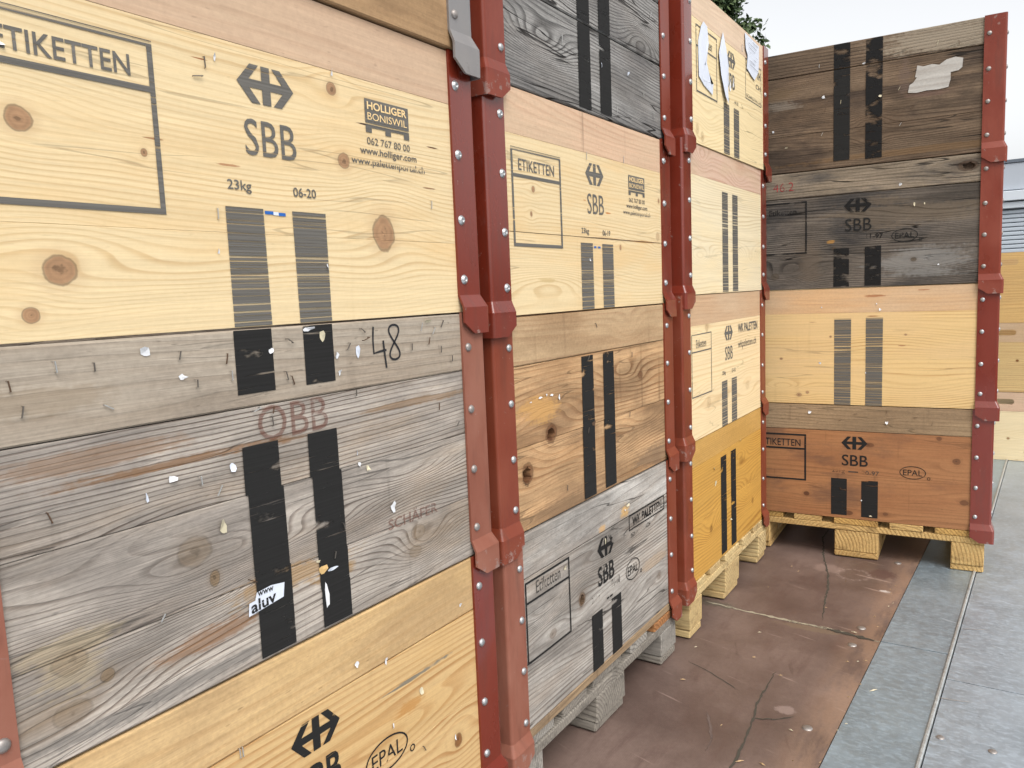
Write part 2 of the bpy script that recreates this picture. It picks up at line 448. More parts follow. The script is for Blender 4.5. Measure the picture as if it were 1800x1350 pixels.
def post_mesh(sx, sy, hw, hd, h, seed):
    """bent steel angle round one corner with a flared tab that hooks over the frame below"""
    rg = random.Random(seed)
    fl, thk, rad = 0.062, 0.004, 0.007
    def prof(o, cutin):
        # front flange inner end -> corner -> side flange end, o: outward shift, cutin: flange shortened
        X, Yv = hw + o, hd + 0.004 + o
        p = [(hw - fl + cutin, Yv), (X - rad, Yv)]
        for i in range(1, 8):
            a = math.pi / 2 * (1 - i / 8); p.append((X - rad + rad * math.cos(a), Yv - rad + rad * math.sin(a)))
        p += [(X, Yv - rad), (X, Yv - fl - 0.004 + cutin)]
        q = [(p[0][0], p[0][1] - thk), (X - rad, Yv - thk)]
        for i in range(1, 8):
            a = math.pi / 2 * (1 - i / 8); q.append((X - rad + (rad - thk) * math.cos(a), Yv - rad + (rad - thk) * math.sin(a)))
        q += [(X - thk, Yv - rad), (X - thk, p[-1][1])]
        return p, q
    j = rg.uniform(-0.002, 0.002)
    lev = [(h + 0.0005, 0, 0), (0.029 + j, 0, 0), (0.009 + j, 0.0088, 0), (-0.016 + j, 0.0088, 0), (-0.035 + j, 0.0084, 0.027)]
    vs, fs = [], []
    n = 11
    for z, o, c in lev:
        p, q = prof(o, c)
        for (x, y) in p + q[::-1]: vs.append((sx * x, sy * y, z))
    m = 2 * n
    for a in range(len(lev) - 1):
        for i in range(m):
            k = (i + 1) % m
            fs.append((a * m + i, a * m + k, (a + 1) * m + k, (a + 1) * m + i))
    for i in range(n - 1):
        fs.append((i, i + 1, m - 2 - i, m - 1 - i))
        b = (len(lev) - 1) * m
        fs.append((b + i, b + i + 1, b + m - 2 - i, b + m - 1 - i))
    me = mesh('corner_post', vs, fs)
    bm = bmesh.new(); bm.from_mesh(me); bmesh.ops.recalc_face_normals(bm, faces=bm.faces)
    bm.to_mesh(me); bm.free()
    for p in me.polygons: p.use_smooth = True
    try: me.set_sharp_from_angle(angle=R(17))
    except Exception: pass
    return me

class Frame:
    def __init__(s, loc, rz, label, boards, inner, post, hw=0.42, hd=0.6, h=H, rivet=RIVET, hexs=True, group=None, seed=0, holes=None, lposts=None, name='stacking_frame', step=0.0006):
        """boards: list of (t0, t1, material) on the front face, bottom to top; inner: preset for the other sides"""
        s.hd = hd; s.hw = hw; s.seed = seed; s.h = h
        rg = random.Random(seed)
        s.o = empty(name, loc, rz)
        tag(s.o, label, 'crate frame', group)
        gm = generic(inner)
        hole = holes or {}
        for i, (t0, t1, m) in enumerate(boards):
            y = -hd + rg.uniform(0, step)
            new = any(q in m.name for q in ('spruce', 'pale', 'honey', 'beech', 'orange', 'rust'))
            if new: y = -hd + rg.uniform(0, 0.0002)
            me = bbox('board', -hw + 0.0045, hw - 0.0045, y, y + 0.023, t0 + (0.00005 if new else 0.0004), t1 - (0.00005 if new else 0.0004), 0.0004 if new else (0.0007 if sum(q[2] is m for q in boards) > 1 and t1 - t0 < 0.9 and abs(t0 - ([0.0] + [q[1] for q in boards])[i]) < 0.0006 else 0.0022), 0.0 if new else 0.0003, seed * 31 + i)
            if i in hole: me = cut(me, m, hole[i](y))
            link('board', me, m, s.o)
        gb = [(0.001, h * 0.795), (h * 0.8, h - 0.002)]
        for t0, t1 in gb:
            link('board', bbox('board', -hw + 0.0045, hw - 0.0045, hd - 0.023, hd, t0, t1), gm, s.o)
            for sx in (-1, 1):
                xa, xb = sorted((sx * (hw - 0.004), sx * (hw - 0.027)))
                link('board', bbox('board', xa, xb, -hd + 0.0245, hd - 0.0245, t0, t1), gm, s.o)
        rm = rivet_mesh(rivet, hexs)
        ts = (0.052, 0.153, 0.256, 0.360)
        for sx in (-1, 1):
            for sy in (-1, 1):
                pm = post_mesh(sx, sy, hw, hd, h, seed * 10 + sx * 3 + sy)
                po = link('corner_post', pm, (lposts or {}).get(sx, post) if sy < 0 else post, s.o)
                if sy > 0: continue
                for t in ts:
                    t *= h / H
                    ro = link('rivet', rm, None, po)
                    ro.location = (sx * (hw - 0.048), -hd - 0.004, t + rg.uniform(-.003, .003))
                    ro.rotation_euler = (0, rg.uniform(0, 6), 0)
                    if abs(hw - 0.42) < 0.01:
                        ro = link('rivet', rm, None, po)
                        ro.location = (sx * hw, -hd + 0.046, t + 0.006)
                        ro.rotation_euler = (0, 0, sx * R(90))
    # ---- prints on the front face, in face metres
    def flat(s, name, polys, mat, eps=0.0007, label=None):
        vs, fs = [], []
        for p in polys:
            b = len(vs)
            vs += [(x, -s.hd - eps, z) for x, z in p]
            a = sum(p[i][0] * p[(i + 1) % len(p)][1] - p[(i + 1) % len(p)][0] * p[i][1] for i in range(len(p)))
            idx = list(range(b, b + len(p)))
            fs.append(tuple(idx if a > 0 else idx[::-1]))
        o = link(name, mesh(name, vs, fs), mat, s.o)
        if label: o['label'] = label
        return o
    def rect(s, name, x0, x1, z0, z1, mat, **k):
        return s.flat(name, [[(x0, z0), (x1, z0), (x1, z1), (x0, z1)]], mat, **k)
    def stripe(s, x0, x1, z0, z1, mat, jogs=(), seed=0):
        rg = random.Random(seed + s.seed)
        cuts = [z0] + [j for j, _ in jogs] + [z1]
        offs = [0.0] + [d for _, d in jogs]
        pol = []
        for i in range(len(cuts) - 1):
            d = offs[i]
            pol.append([(x0 + d, cuts[i]), (x1 + d, cuts[i]), (x1 + d + rg.uniform(-.0008, .0008), cuts[i + 1]), (x0 + d + rg.uniform(-.0008, .0008), cuts[i + 1])])
        s.flat('stripe_mark', pol, mat)
    def frame_box(s, x0, x1, z0, z1, zm, w, mat, wm=None, wt=None, wv=None):
        wt = wt or w; wv = wv or w
        p = [[(x0, z0), (x1, z0), (x1, z0 + w), (x0, z0 + w)], [(x0, z1 - wt), (x1, z1 - wt), (x1, z1), (x0, z1)],
             [(x0, z0 + w), (x0 + wv, z0 + w), (x0 + wv, z1 - wt), (x0, z1 - wt)], [(x1 - wv, z0 + w), (x1, z0 + w), (x1, z1 - wt), (x1 - wv, z1 - wt)]]
        if zm: p.append([(x0 + wv, zm - w / 2), (x1 - wv, zm - w / 2), (x1 - wv, zm + w / 2), (x0 + wv, zm + w / 2)])
        s.flat('label_box_print', p, mat)
    def logo(s, cx, cz, w, h, mat):
        P = lambda u, v: (cx + (u - .5) * w, cz + (v - .5) * h)
        L = [(0, .5), (.235, 1), (.385, 1), (.205, .61), (.205, .39), (.385, 0), (.235, 0)]
        pol = [[P(*q) for q in L[:5][:4]] + [P(.205, .5)], [P(0, .5), P(.205, .5), P(.205, .39), P(.385, 0), P(.235, 0)],
               [P(.205, .39), P(.425, .39), P(.425, .61), P(.205, .61)], [P(.425, 0), P(.575, 0), P(.575, 1), P(.425, 1)],
               [P(.575, .39), P(.795, .39), P(.795, .61), P(.575, .61)],
               [P(1, .5), P(.765, 1), P(.615, 1), P(.795, .61), P(.795, .5)], [P(1, .5), P(.795, .5), P(.795, .39), P(.615, 0), P(.765, 0)]]
        s.flat('emblem_print', pol, mat)
    def text(s, body, x0, x1, z0, z1, mat, bold=0.0, eps=0.0007, tilt=0.0, space=1.0):
        cu = bpy.data.curves.new('lettering', 'FONT')
        cu.body = body; cu.size = 1.0; cu.offset = bold; cu.space_character = space
        cu.resolution_u = 3
        t = bpy.data.objects.new('tmp', cu)
        me = bpy.data.meshes.new_from_object(t)
        bpy.data.objects.remove(t)
        xs = [v.co.x for v in me.vertices]; ys = [v.co.y for v in me.vertices]
        ax, bx, ay, by = min(xs), max(xs), min(ys), max(ys)
        for v in me.vertices:
            X = x0 + (v.co.x - ax) / (bx - ax) * (x1 - x0)
            Zv = z0 + (v.co.y - ay) / (by - ay) * (z1 - z0) + (X - x0) * tilt
            v.co = (X, -s.hd - eps, Zv)
        me.materials.clear()
        return link('lettering', me, mat, s.o)
    def ribbon(s, name, pts, w, mat, eps=0.0008, taper=0.0):
        pol = []
        n = len(pts)
        L, Rr = [], []
        for i in range(n):
            a = pts[max(0, i - 1)]; b = pts[min(n - 1, i + 1)]
            dx, dz = b[0] - a[0], b[1] - a[1]; l = math.hypot(dx, dz) or 1
            ww = w * (1 - taper * abs(2 * i / (n - 1) - 1)) / 2
            L.append((pts[i][0] - dz / l * ww, pts[i][1] + dx / l * ww)); Rr.append((pts[i][0] + dz / l * ww, pts[i][1] - dx / l * ww))
        for i in range(n - 1): pol.append([Rr[i], Rr[i + 1], L[i + 1], L[i]])
        return s.flat(name, pol, mat, eps=eps)
    def ring(s, cx, cz, rx, rz, w, mat, n=36):
        pol = []
        for i in range(n):
            a, b = 2 * math.pi * i / n, 2 * math.pi * (i + 1) / n
            pol.append([(cx + rx * math.cos(a), cz + rz * math.sin(a)), (cx + rx * math.cos(b), cz + rz * math.sin(b)),
                        (cx + (rx - w) * math.cos(b), cz + (rz - w) * math.sin(b)), (cx + (rx - w) * math.cos(a), cz + (rz - w) * math.sin(a))])
        s.flat('oval_print', pol, mat)
    def oval(s, cx, cz, rx, rz, mat, w=0.0028):
        s.ring(cx, cz, rx, rz, w, mat)
        s.text('EPAL', cx - rx * .72, cx + rx * .72, cz - rz * .44, cz + rz * .44, mat)
        s.ring(cx + rx * 1.2, cz - rz * .75, rx * .13, rx * .13, rx * .045, mat, 14)
    def scrap(s, x, z, w, h, mat=PAPER, seed=0, lift=0.006, ang=None, n=7):
        """torn paper left under a staple, one corner lifting off the wood"""
        rg = random.Random(seed * 7 + int(x * 1000) + int(z * 3000) + s.seed)
        a0 = rg.uniform(0, 6) if ang is None else ang
        w *= 0.82; h *= 0.82; lift *= 0.7; n += 2
        vs = [(x, -s.hd - 0.0012, z)]
        for i in range(n):
            a = 2 * math.pi * i / n; rr = rg.uniform(0.4, 1.0)
            px, pz = math.cos(a) * w / 2 * rr, math.sin(a) * h / 2 * rr
            up = max(0.0, math.cos(a - a0)) ** 2 * lift * rr
            vs.append((x + px, -s.hd - 0.0012 - up, z + pz))
        fs = [(0, i + 1, (i + 1) % n + 1) for i in range(n)]
        return link('paper_scrap', mesh('paper_scrap', vs, fs), mat, s.o)
    def staple(s, x, z, ang=90.0, l=0.012, mat=WIRE, out=0.0015, w=0.0011):
        a = R(ang); c, d = math.cos(a) * l / 2, math.sin(a) * l / 2
        nx, nz = -math.sin(a) * w / 2, math.cos(a) * w / 2
        y0, y1 = -s.hd + 0.002, -s.hd - out
        prs = [(-1, y0), (-1, y1), (1, y1 - out * 0.5), (1, y0)]
        vs, fs = [], []
        for k, y in prs:
            yy = y
            for q in (-1, 1):
                for dy in (0, w):
                    vs.append((x + k * (c - (0 if dy else 0)) + q * nx, yy - dy + (0 if k else 0), z + k * d + q * nz))
        for i in range(3):
            b = i * 4
            for (p, q) in ((0, 1), (1, 3), (3, 2), (2, 0)):
                fs.append((b + p, b + q, b + 4 + q, b + 4 + p))
        return link('staple', mesh('staple', vs, fs), mat, s.o)

def std_marks(F, box=True, boxx=(-0.335, -0.153), etik='ETIKETTEN', holl=True, kg='23kg', date=None, m=INKT, ms=INK, bw=0.0062, boxt=(0.128, 0.308), mid=0.2575, stripes=0.1425, dx=0.0, thin=None):
    if box:
        F.frame_box(boxx[0] + dx, boxx[1] + dx, boxt[0], boxt[1], mid, thin or bw, m)
        w = boxx[1] - boxx[0]
        if etik == 'ETIKETTEN': F.text(etik, boxx[0] + w * .135 + dx, boxx[1] - w * .145 + dx, mid + 0.010, mid + 0.031, m, 0.012)
        else: F.text(etik, boxx[0] + w * .22 + dx, boxx[0] + w * .72 + dx, mid + 0.010, mid + 0.034, m, 0.0)
    F.logo(-0.005 + dx, 0.2895, 0.085, 0.045, m)
    F.text('SBB', -0.042 + dx, 0.036 + dx, 0.205, 0.248, m, 0.002)
    if kg: F.text(kg, -0.072 + dx, -0.038 + dx, 0.159, 0.174, m, 0.012)
    if date: F.text(date, 0.026 + dx, 0.064 + dx, 0.161, 0.173, m, 0.012)
    if holl:
        F.flat('company_mark_print', [[(0.165, 0.274), (0.257, 0.274), (0.257, 0.307), (0.165, 0.307)],
                              [(0.165, 0.268), (0.257, 0.268), (0.257, 0.272), (0.165, 0.272)],
                              [(0.165, 0.261), (0.177, 0.261), (0.177, 0.268), (0.165, 0.268)], [(0.205, 0.261), (0.217, 0.261), (0.217, 0.268), (0.205, 0.268)],
                              [(0.245, 0.261), (0.257, 0.261), (0.257, 0.268), (0.245, 0.268)]], m)
        F.text('HOLLIGER', 0.1695, 0.2525, 0.2925, 0.3035, BLANK, 0.02, eps=0.0011)
        F.text('BONISWIL', 0.1695, 0.2525, 0.2785, 0.2885, BLANK, 0.0, eps=0.0011)
        F.text('062 767 80 00', 0.166, 0.257, 0.2445, 0.2545, m, 0.006)
        F.text('www.holliger.com', 0.151, 0.271, 0.2275, 0.2405, m, 0.014)
        F.text('www.palettenportal.ch', 0.133, 0.289, 0.2125, 0.2255, m, 0.008)
    F.stripe(-0.0775 + dx, -0.0225 + dx, 0.002, stripes, ms, seed=1)
    F.stripe(0.0225 + dx, 0.0775 + dx, 0.002, stripes, ms, seed=2)

# ================================================================ setting
def prism(name, pts, z0, z1, mat, parent=None, bev=0.0):
    n = len(pts)
    bm = bmesh.new()
    a = [bm.verts.new((x, y, z0)) for x, y in pts]; b = [bm.verts.new((x, y, z1)) for x, y in pts]
    bm.faces.new(a[::-1]); bm.faces.new(b)
    for i in range(n): bm.faces.new((a[i], a[(i + 1) % n], b[(i + 1) % n], b[i]))
    bmesh.ops.recalc_face_normals(bm, faces=bm.faces)
    if bev: bmesh.ops.bevel(bm, geom=list(bm.edges), offset=bev, segments=1, affect='EDGES')
    me = bpy.data.meshes.new(name); bm.to_mesh(me); bm.free()
    return link(name, me, mat, parent)

def plywood_mat():
    m, b = newmat('brown_film_faced_plywood')
    o, x, y, z = coords()
    n1 = noise(vec(x * 2.2, y * 2.2), 1, 6, 0.62)
    n2 = noise(vec(x * 22, y * 5), 1, 5, 0.65)
    n3 = noise(vec(x * 90, y * 90), 1, 5, 0.75)
    n4 = noise(vec(x * 4 + 9, y * 40 + x * 12), 1, 3)
    n5 = noise(vec(x * 34 + y * 14, y * 5 + 4), 1, 3)
    gx = mth('SINE', x * 1250.0); gy = mth('SINE', y * 1250.0)
    col = mix(sstep(n1, 0.30, 0.70), srgb(80, 64, 58), srgb(114, 95, 86))
    col = mix(sstep(n2, 0.48, 0.72) * 0.55, col, srgb(84, 64, 58))
    edge = sstep(x - y * 0.0292, 0.33, 0.45)
    col = mix(edge * 0.35 * sstep(n2, 0.3, 0.6), col, srgb(172, 138, 110))
    col = scalec(col, 1.0 + (n3 - 0.5) * 0.55 + gx * gy * 0.05)
    col = mix(sstep(n4, 0.66, 0.74) * 0.35, col, srgb(176, 152, 140))
    col = mix(sstep(n5, 0.68, 0.78) * 0.4, col, srgb(70, 52, 46))
    for (px, py, ra, rb, c, a) in ((0.234, 1.251, 0.055, 0.05, srgb(150, 128, 118), 0.35), (0.431, 1.115, 0.022, 0.012, srgb(190, 180, 174), 0.8),
                                   (0.339, 0.235, 0.028, 0.02, srgb(160, 140, 132), 0.4), (0.40, 1.27, 0.05, 0.05, srgb(78, 52, 48), 0.6), (0.30, 0.72, 0.12, 0.02, srgb(110, 94, 76), 0.6),
                                   (-0.05, 0.77, 0.12, 0.035, srgb(84, 76, 66), 0.7)):
        ax = (x - px) / ra; ay = (y - py) / rb
        dd = mth('SQRT', ax * ax + ay * ay) + (n3 - 0.5) * 1.6 + (n2 - 0.5) * 1.5
        col = mix((1.0 - sstep(dd, 0.6, 1.0)) * a, col, c)
    ax = x - 0.318; ay = y - 1.225
    rr = mth('SQRT', ax * ax + ay * ay)
    col = mix((1.0 - sstep(absv(rr - 0.052), 0.003, 0.010)) * sstep(n3, 0.45, 0.6) * 0.35, col, srgb(176, 156, 148))
    put(b.inputs['Base Color'], col)
    put(b.inputs['Roughness'], sstep(n1, 0.3, 0.7, 0.42, 0.62))
    put(b.inputs['Normal'], bump(n3 * 0.6 + n2 + gx * gy * 0.1, 0.25, 0.002))
    return m
def steel_mat(name, base, rough=0.42):
    m, b = newmat(name)
    o, x, y, z = coords()
    n1 = noise(vec(x * 5, y * 5), 1, 5, 0.6)
    n2 = noise(vec(x * 60 + y * 14, y * 110), 1, 3, 0.6, 0.6)
    n3 = noise(vec(x * 140, y * 140), 1, 3, 0.6)
    d, c = voro(vec(x * 42, y * 62), 1)
    sp = V.nt.nodes.new('ShaderNodeSeparateColor'); V.nt.links.new(c.k, sp.inputs[0])
    spg = V(sp.outputs[0])
    dark = tuple(q * 0.72 for q in base); lite = tuple(min(1, q * 1.28) for q in base)
    col = mix(sstep(n1, 0.3, 0.7) * 0.7, base, dark)
    col = mix(sstep(n2, 0.46, 0.66) * 0.45, col, lite)
    col = scalec(col, 0.95 + spg * 0.10)
    n6 = noise(vec(x * 9 + 3, y * 70 + x * 30), 1, 2)
    col = mix(sstep(n6, 0.70, 0.74) * 0.5, col, tuple(min(1, q * 1.5) for q in base))
    col = mix(sstep(noise(vec(x * 30, y * 30, 4.0), 1, 5, 0.7), 0.62, 0.72) * 0.3, col, (0.10, 0.09, 0.08))
    put(b.inputs['Base Color'], col)
    b.inputs['Metallic'].default_value = 0.7
    put(b.inputs['Roughness'], rough + spg * 0.1 + (n3 - 0.5) * 0.12 + sstep(n2, 0.4, 0.7) * 0.08)
    put(b.inputs['Normal'], bump(n1 * 1.2 + n2 * 0.25 + n3 * 0.1, 0.18, 0.004))
    return m
PLY = plywood_mat()
STEEL = steel_mat('galvanised_plate', (0.35, 0.43, 0.49), 0.38)
STEEL2 = steel_mat('galvanised_plate_bright', (0.42, 0.48, 0.535), 0.40)
LIP = steel_mat('galvanised_lip', (0.50, 0.51, 0.50), 0.45)
CRACK = ink('crack_dirt', (0.035, 0.03, 0.022), 0.0, 0.25, 0.5, 60, 60, 0.2)
SEAMD = ink('seam_dirt', (0.16, 0.14, 0.10), 0.0, 0.4, 0.6, 60, 60, 0.4)

ex = lambda y: 0.4548 + 0.0292 * y           # edge between plywood and steel
seam = [(-1.9, 0.93), (-0.085, 0.779), (0.07, 0.757), (0.244, 0.744), (0.34, 0.741), (ex(0.716) - 0.0012, 0.716)]
bed = empty('loading_bed', (0, 0, 0)); tag(bed, kind='structure')
prism('plywood_panel', [(-1.9, -4.0), (ex(-4) - 0.0012, -4.0)] + [(x, y - 0.0016) for x, y in seam[::-1]], -0.021, 0.0, PLY, bed)
prism('plywood_panel', [(x, y + 0.0016) for x, y in seam] + [(ex(6) - 0.0012, 6.0), (-1.9, 6.0)], -0.021, -0.0008, PLY, bed)
lx = lambda y: 0.6205 + 0.0292 * y
for y0, y1, dz in ((-4, 0.7185, 0.0), (0.7205, 6.0, 0.0006)):
    prism('steel_strip', [(ex(y0) + 0.0012, y0), (lx(y0) - 0.001, y0), (lx(y1) - 0.001, y1), (ex(y1) + 0.0012, y1)], -0.021, 0.001 + dz, STEEL, bed)
prism('steel_lip', [(lx(-4), -4), (lx(-4) + 0.008, -4), (lx(6) + 0.008, 6), (lx(6), 6)], -0.021, 0.0075, LIP, bed, 0.002)
for y0, y1, x1, dz in ((-4, 0.571, 2.4, 0.0), (0.573, 2.62, 2.4, 0.0005), (2.622, 6.0, 2.4, 0.0)):
    prism('steel_plate', [(lx(y0) + 0.011, y0), (x1, y0), (x1, y1), (lx(y1) + 0.011, y1)], -0.021, 0.0005 + dz, STEEL2, bed)
prism('bed_frame', [(-1.95, -4.05), (2.45, -4.05), (2.45, 6.05), (-1.95, 6.05)], -0.25, -0.022, simple('dark_steel_chassis', (0.05, 0.05, 0.05), 0.6), bed)
def floor_ribbon(name, pts, w, mat, z, seed=0):
    rg = random.Random(seed)
    fine = []
    for i in range(len(pts) - 1):
        (x0, y0), (x1, y1) = pts[i], pts[i + 1]
        k = max(2, int(math.hypot(x1 - x0, y1 - y0) / 0.012))
        for j in range(k):
            u = j / k
            fine.append((x0 + (x1 - x0) * u + rg.uniform(-.0022, .0022), y0 + (y1 - y0) * u + rg.uniform(-.0022, .0022)))
    fine.append(pts[-1])
    vs, fs = [], []
    n = len(fine)
    for i, (x, y) in enumerate(fine):
        a = fine[max(0, i - 1)]; b = fine[min(n - 1, i + 1)]
        dx, dy = b[0] - a[0], b[1] - a[1]; l = math.hypot(dx, dy) or 1
        u = i / (n - 1)
        ww = w * rg.uniform(0.45, 1.25) * (0.25 + min(1, 5 * u, 5 * (1 - u)) * 0.75) / 2
        vs += [(x - dy / l * ww, y + dx / l * ww, z), (x + dy / l * ww, y - dx / l * ww, z)]
    for i in range(n - 1): fs.append((2 * i, 2 * i + 1, 2 * i + 3, 2 * i + 2))
    return link(name, mesh(name, vs, fs), mat, bed)
floor_ribbon('floor_crack', [(0.14, 1.756), (0.144, 1.592), (0.187, 1.388), (0.243, 1.187), (0.266, 1.081), (0.286, 0.93), (0.307, 0.795)], 0.0065, CRACK, 0.0004, 1)
floor_ribbon('floor_crack', [(0.27, 0.407), (0.272, 0.308), (0.275, 0.223), (0.284, 0.165), (0.294, 0.069), (0.298, -0.003), (0.298, -0.061), (0.30, -0.2)], 0.006, CRACK, 0.0012, 2)
floor_ribbon('floor_crack', [(0.282, 0.161), (0.327, 0.18), (0.363, 0.214)], 0.0045, CRACK, 0.0010, 3)
floor_ribbon('seam_dirt', seam[1:], 0.014, SEAMD, 0.0008, 4)
floor_ribbon('seam_dirt', [(0.33, 0.735), (0.40, 0.728), (0.46, 0.716)], 0.020, CRACK, 0.0014, 5)
floor_ribbon('floor_scratch', [(0.05, 0.36), (0.12, 0.33), (0.22, 0.27)], 0.0025, CRACK, 0.0009, 6)
floor_ribbon('floor_scratch', [(0.18, 0.142), (0.21, 0.088), (0.229, 0.032), (0.233, -0.015)], 0.007, ink('scrape', (0.085, 0.06, 0.05), 0.0, 0.3, 0.3, 60, 60, 0.3), 0.0009, 7)
floor_ribbon('floor_scratch', [(0.64, 0.46), (0.71, 0.475)], 0.003, BRIGHTW, 0.0022, 8)
floor_ribbon('floor_scratch', [(0.66, 0.906), (0.721, 0.934)], 0.003, BRIGHTW, 0.0022, 9)
def dome(name, x, y, z, r, mat, parent):
    vs, fs = [], []; n = 14
    for rr, h in ((1.0, 0.0), (0.92, 0.18), (0.6, 0.34), (0.25, 0.4)):
        for i in range(n):
            a = 2 * math.pi * i / n; vs.append((r * rr * math.cos(a), r * rr * math.sin(a), r * h * 0.8))
    for j in range(3):
        for i in range(n): fs.append((j * n + i, j * n + (i + 1) % n, (j + 1) * n + (i + 1) % n, (j + 1) * n + i))
    vs.append((0, 0, r * 0.33)); c = len(vs) - 1
    for i in range(n): fs.append((3 * n + i, 3 * n + (i + 1) % n, c))
    o = link(name, mesh(name, vs, fs, True), mat, parent); o.location = (x, y, z)
    return o
for x, y in ((0.415, 0.789), (0.412, 0.663), (0.401, 0.181), (0.433, 1.408), (0.658, 0.28), (0.756, 0.274)):
    dome('floor_rivet', x, y, 0.0 if x < 0.5 else 0.001, 0.012 if x < 0.5 else 0.009, RIVETD, bed)
CHIP = simple('wood_chip', srgb(170, 142, 104), 0.8, 0, 80, 0.2)
rg = random.Random(5)
chips = [(0.502, 0.424, 0.024), (0.288, 0.393, 0.012), (0.078, 0.254, 0.016), (0.372, 0.151, 0.013), (0.309, -0.02, 0.02), (0.353, -0.007, 0.018), (0.403, 0.744, 0.02), (0.20, 0.46, 0.012), (0.42, 0.55, 0.01), (0.17, 0.62, 0.012)]
for k in range(14): chips.append((rg.uniform(0.03, 0.46), rg.uniform(-0.3, 1.3), rg.uniform(0.004, 0.009)))
for k in range(10): chips.append((ex(0.4) + rg.uniform(-.012, .008), rg.uniform(0.0, 1.2), rg.uniform(0.005, 0.009)))
for k, (x, y, l) in enumerate(chips):
    a = rg.uniform(-.5, .9); c, s_ = math.cos(a) * l / 2, math.sin(a) * l / 2
    w = l * rg.uniform(.10, .24)
    vs = [(-c - s_ * .0, -s_, 0.0), (0, -w * .6, 0.001), (c, s_, 0.0015), (0, w * .6, 0.002), (0, 0, 0.0035)]
    o = link('wood_chip', mesh('wood_chip', vs, [(0, 1, 4), (1, 2, 4), (2, 3, 4), (3, 0, 4), (0, 3, 2, 1)]), CHIP if k % 3 else PAPERY)
    o.location = (x, y, 0.002)
    near = 'big pale wood splinter on the grey steel strip' if k == 0 else 'pale wood splinter lying on the brown plywood floor'
    tag(o, near, 'wood chip', None if k == 0 else 'splinters on the floor')

def ground_mat():
    m, b = newmat('yard_asphalt')
    o, x, y, z = coords()
    n = noise(o, 0.6, 6, 0.6); n2 = noise(o, 40, 3, 0.6)
    put(b.inputs['Base Color'], mix(n, (0.045, 0.045, 0.047), (0.075, 0.074, 0.072)))
    b.inputs['Roughness'].default_value = 0.9
    put(b.inputs['Normal'], bump(n2, 0.3, 0.01))
    return m
g = link('ground', mesh('ground', [(-400, -400, -1.1), (400, -400, -1.1), (400, 800, -1.1), (-400, 800, -1.1)], [(0, 1, 2, 3)]), ground_mat())
tag(g, kind='structure')

# ================================================================ pallets
def pallet(loc, rz, label, mats, h=0.144, seed=0, odd=None):
    rg = random.Random(seed)
    t = empty('pallet', loc, rz); tag(t, label, 'pallet', 'pallets under the stacks')
    bh = h - 0.066
    xs5 = ((-0.4, -0.255), (-0.214, -0.114), (-0.0725, 0.0725), (0.114, 0.214), (0.255, 0.4))
    j = lambda: rg.uniform(-.004, .004)
    pick = lambda: mats[rg.randrange(len(mats))]
    for i, (a, b) in enumerate(xs5):
        m = odd[1] if odd and odd[0] == i else pick()
        link('deck_board', bbox('deck_board', a + j(), b + j(), -0.598 + j(), 0.598, h - 0.022, h - 0.0006, 0.002, 0.0006, seed + i), m, t)
    for i, yy in enumerate((-0.5995, -0.0725, 0.4545)):
        link('stringer_board', bbox('stringer_board', -0.399, 0.399, yy + j() * .3, yy + 0.145, h - 0.044, h - 0.0225, 0.002, 0.0006, seed + 7 + i), pick(), t)
        for a, b in ((-0.4, -0.3), (-0.0725, 0.0725), (0.3, 0.4)):
            link('block', bbox('block', a + j(), b + j(), yy + j() * .6, yy + 0.145, 0.0225, h - 0.0445, 0.003, 0.0009, seed + 13 + i), pick(), t)
    for i, (a, b) in enumerate(((-0.4, -0.3), (-0.0725, 0.0725), (0.3, 0.4))):
        link('bottom_board', bbox('bottom_board', a + j(), b + j(), -0.597 + j(), 0.597, 0.0015, 0.0220, 0.003, 0.0006, seed + 23 + i), pick(), t)
    return t
def endgrain(name, light, dark, seed=0, k=90):
    m, b = newmat(name)
    o, x, y, z = coords()
    r = rnd()
    n = noise(vec(x * 9, z * 9, r * 9 + seed), 1, 3) - 0.5
    n2 = noise(vec(x * 160 + r * 9, y * 12, z * 160), 1, 4, 0.7)
    cx = x - (r - 0.5) * 0.5; cz = z - 0.05 + r * 0.12
    rr = mth('SQRT', cx * cx + cz * cz + y * y * 0.004) + n * 0.03
    ring = fract(rr * k)
    late = sstep(ring, 0.3, 0.85) * (1.0 - sstep(ring, 0.9, 1.0))
    col = mix(late * 0.42, light, dark)
    nb = noise(vec(x * 7 + r * 5, y * 3, z * 14), 1, 4, 0.6)
    col = mix(sstep(nb, 0.45, 0.65) * 0.5, col, tuple(0.5 * (a + c) for a, c in zip(light, dark)))
    nk = noise(vec(x * 18 + r * 7, y * 6, z * 30 + r), 1, 6, 0.7)
    col = mix(sstep(nk, 0.52, 0.70) * 0.55, col, tuple(c * 0.45 for c in dark))
    col = scalec(col, 0.64 + (n2 - 0.5) * 0.8)
    put(b.inputs['Base Color'], col); b.inputs['Roughness'].default_value = 0.9
    put(b.inputs['Normal'], bump(n2 * 0.7 - late * 0.6, 0.6, 0.004))
    return m
EGY = [endgrain('pallet_wood_straw', srgb(226, 188, 122), srgb(170, 122, 62), 1), endgrain('pallet_wood_yellow', srgb(216, 172, 98), srgb(158, 108, 48), 2, 110)]
EGG = [endgrain('pallet_wood_grey', srgb(178, 172, 162), srgb(108, 100, 92), 3, 110), endgrain('pallet_wood_grey_dull', srgb(160, 152, 140), srgb(94, 86, 78), 4, 130)]
EGC = [endgrain('pallet_wood_pale', srgb(232, 206, 150), srgb(190, 150, 92), 5, 80), endgrain('pallet_wood_cream', srgb(224, 196, 140), srgb(180, 140, 84), 6, 100)]
EGO = endgrain('pallet_wood_orange', srgb(186, 128, 76), srgb(140, 88, 44), 7)

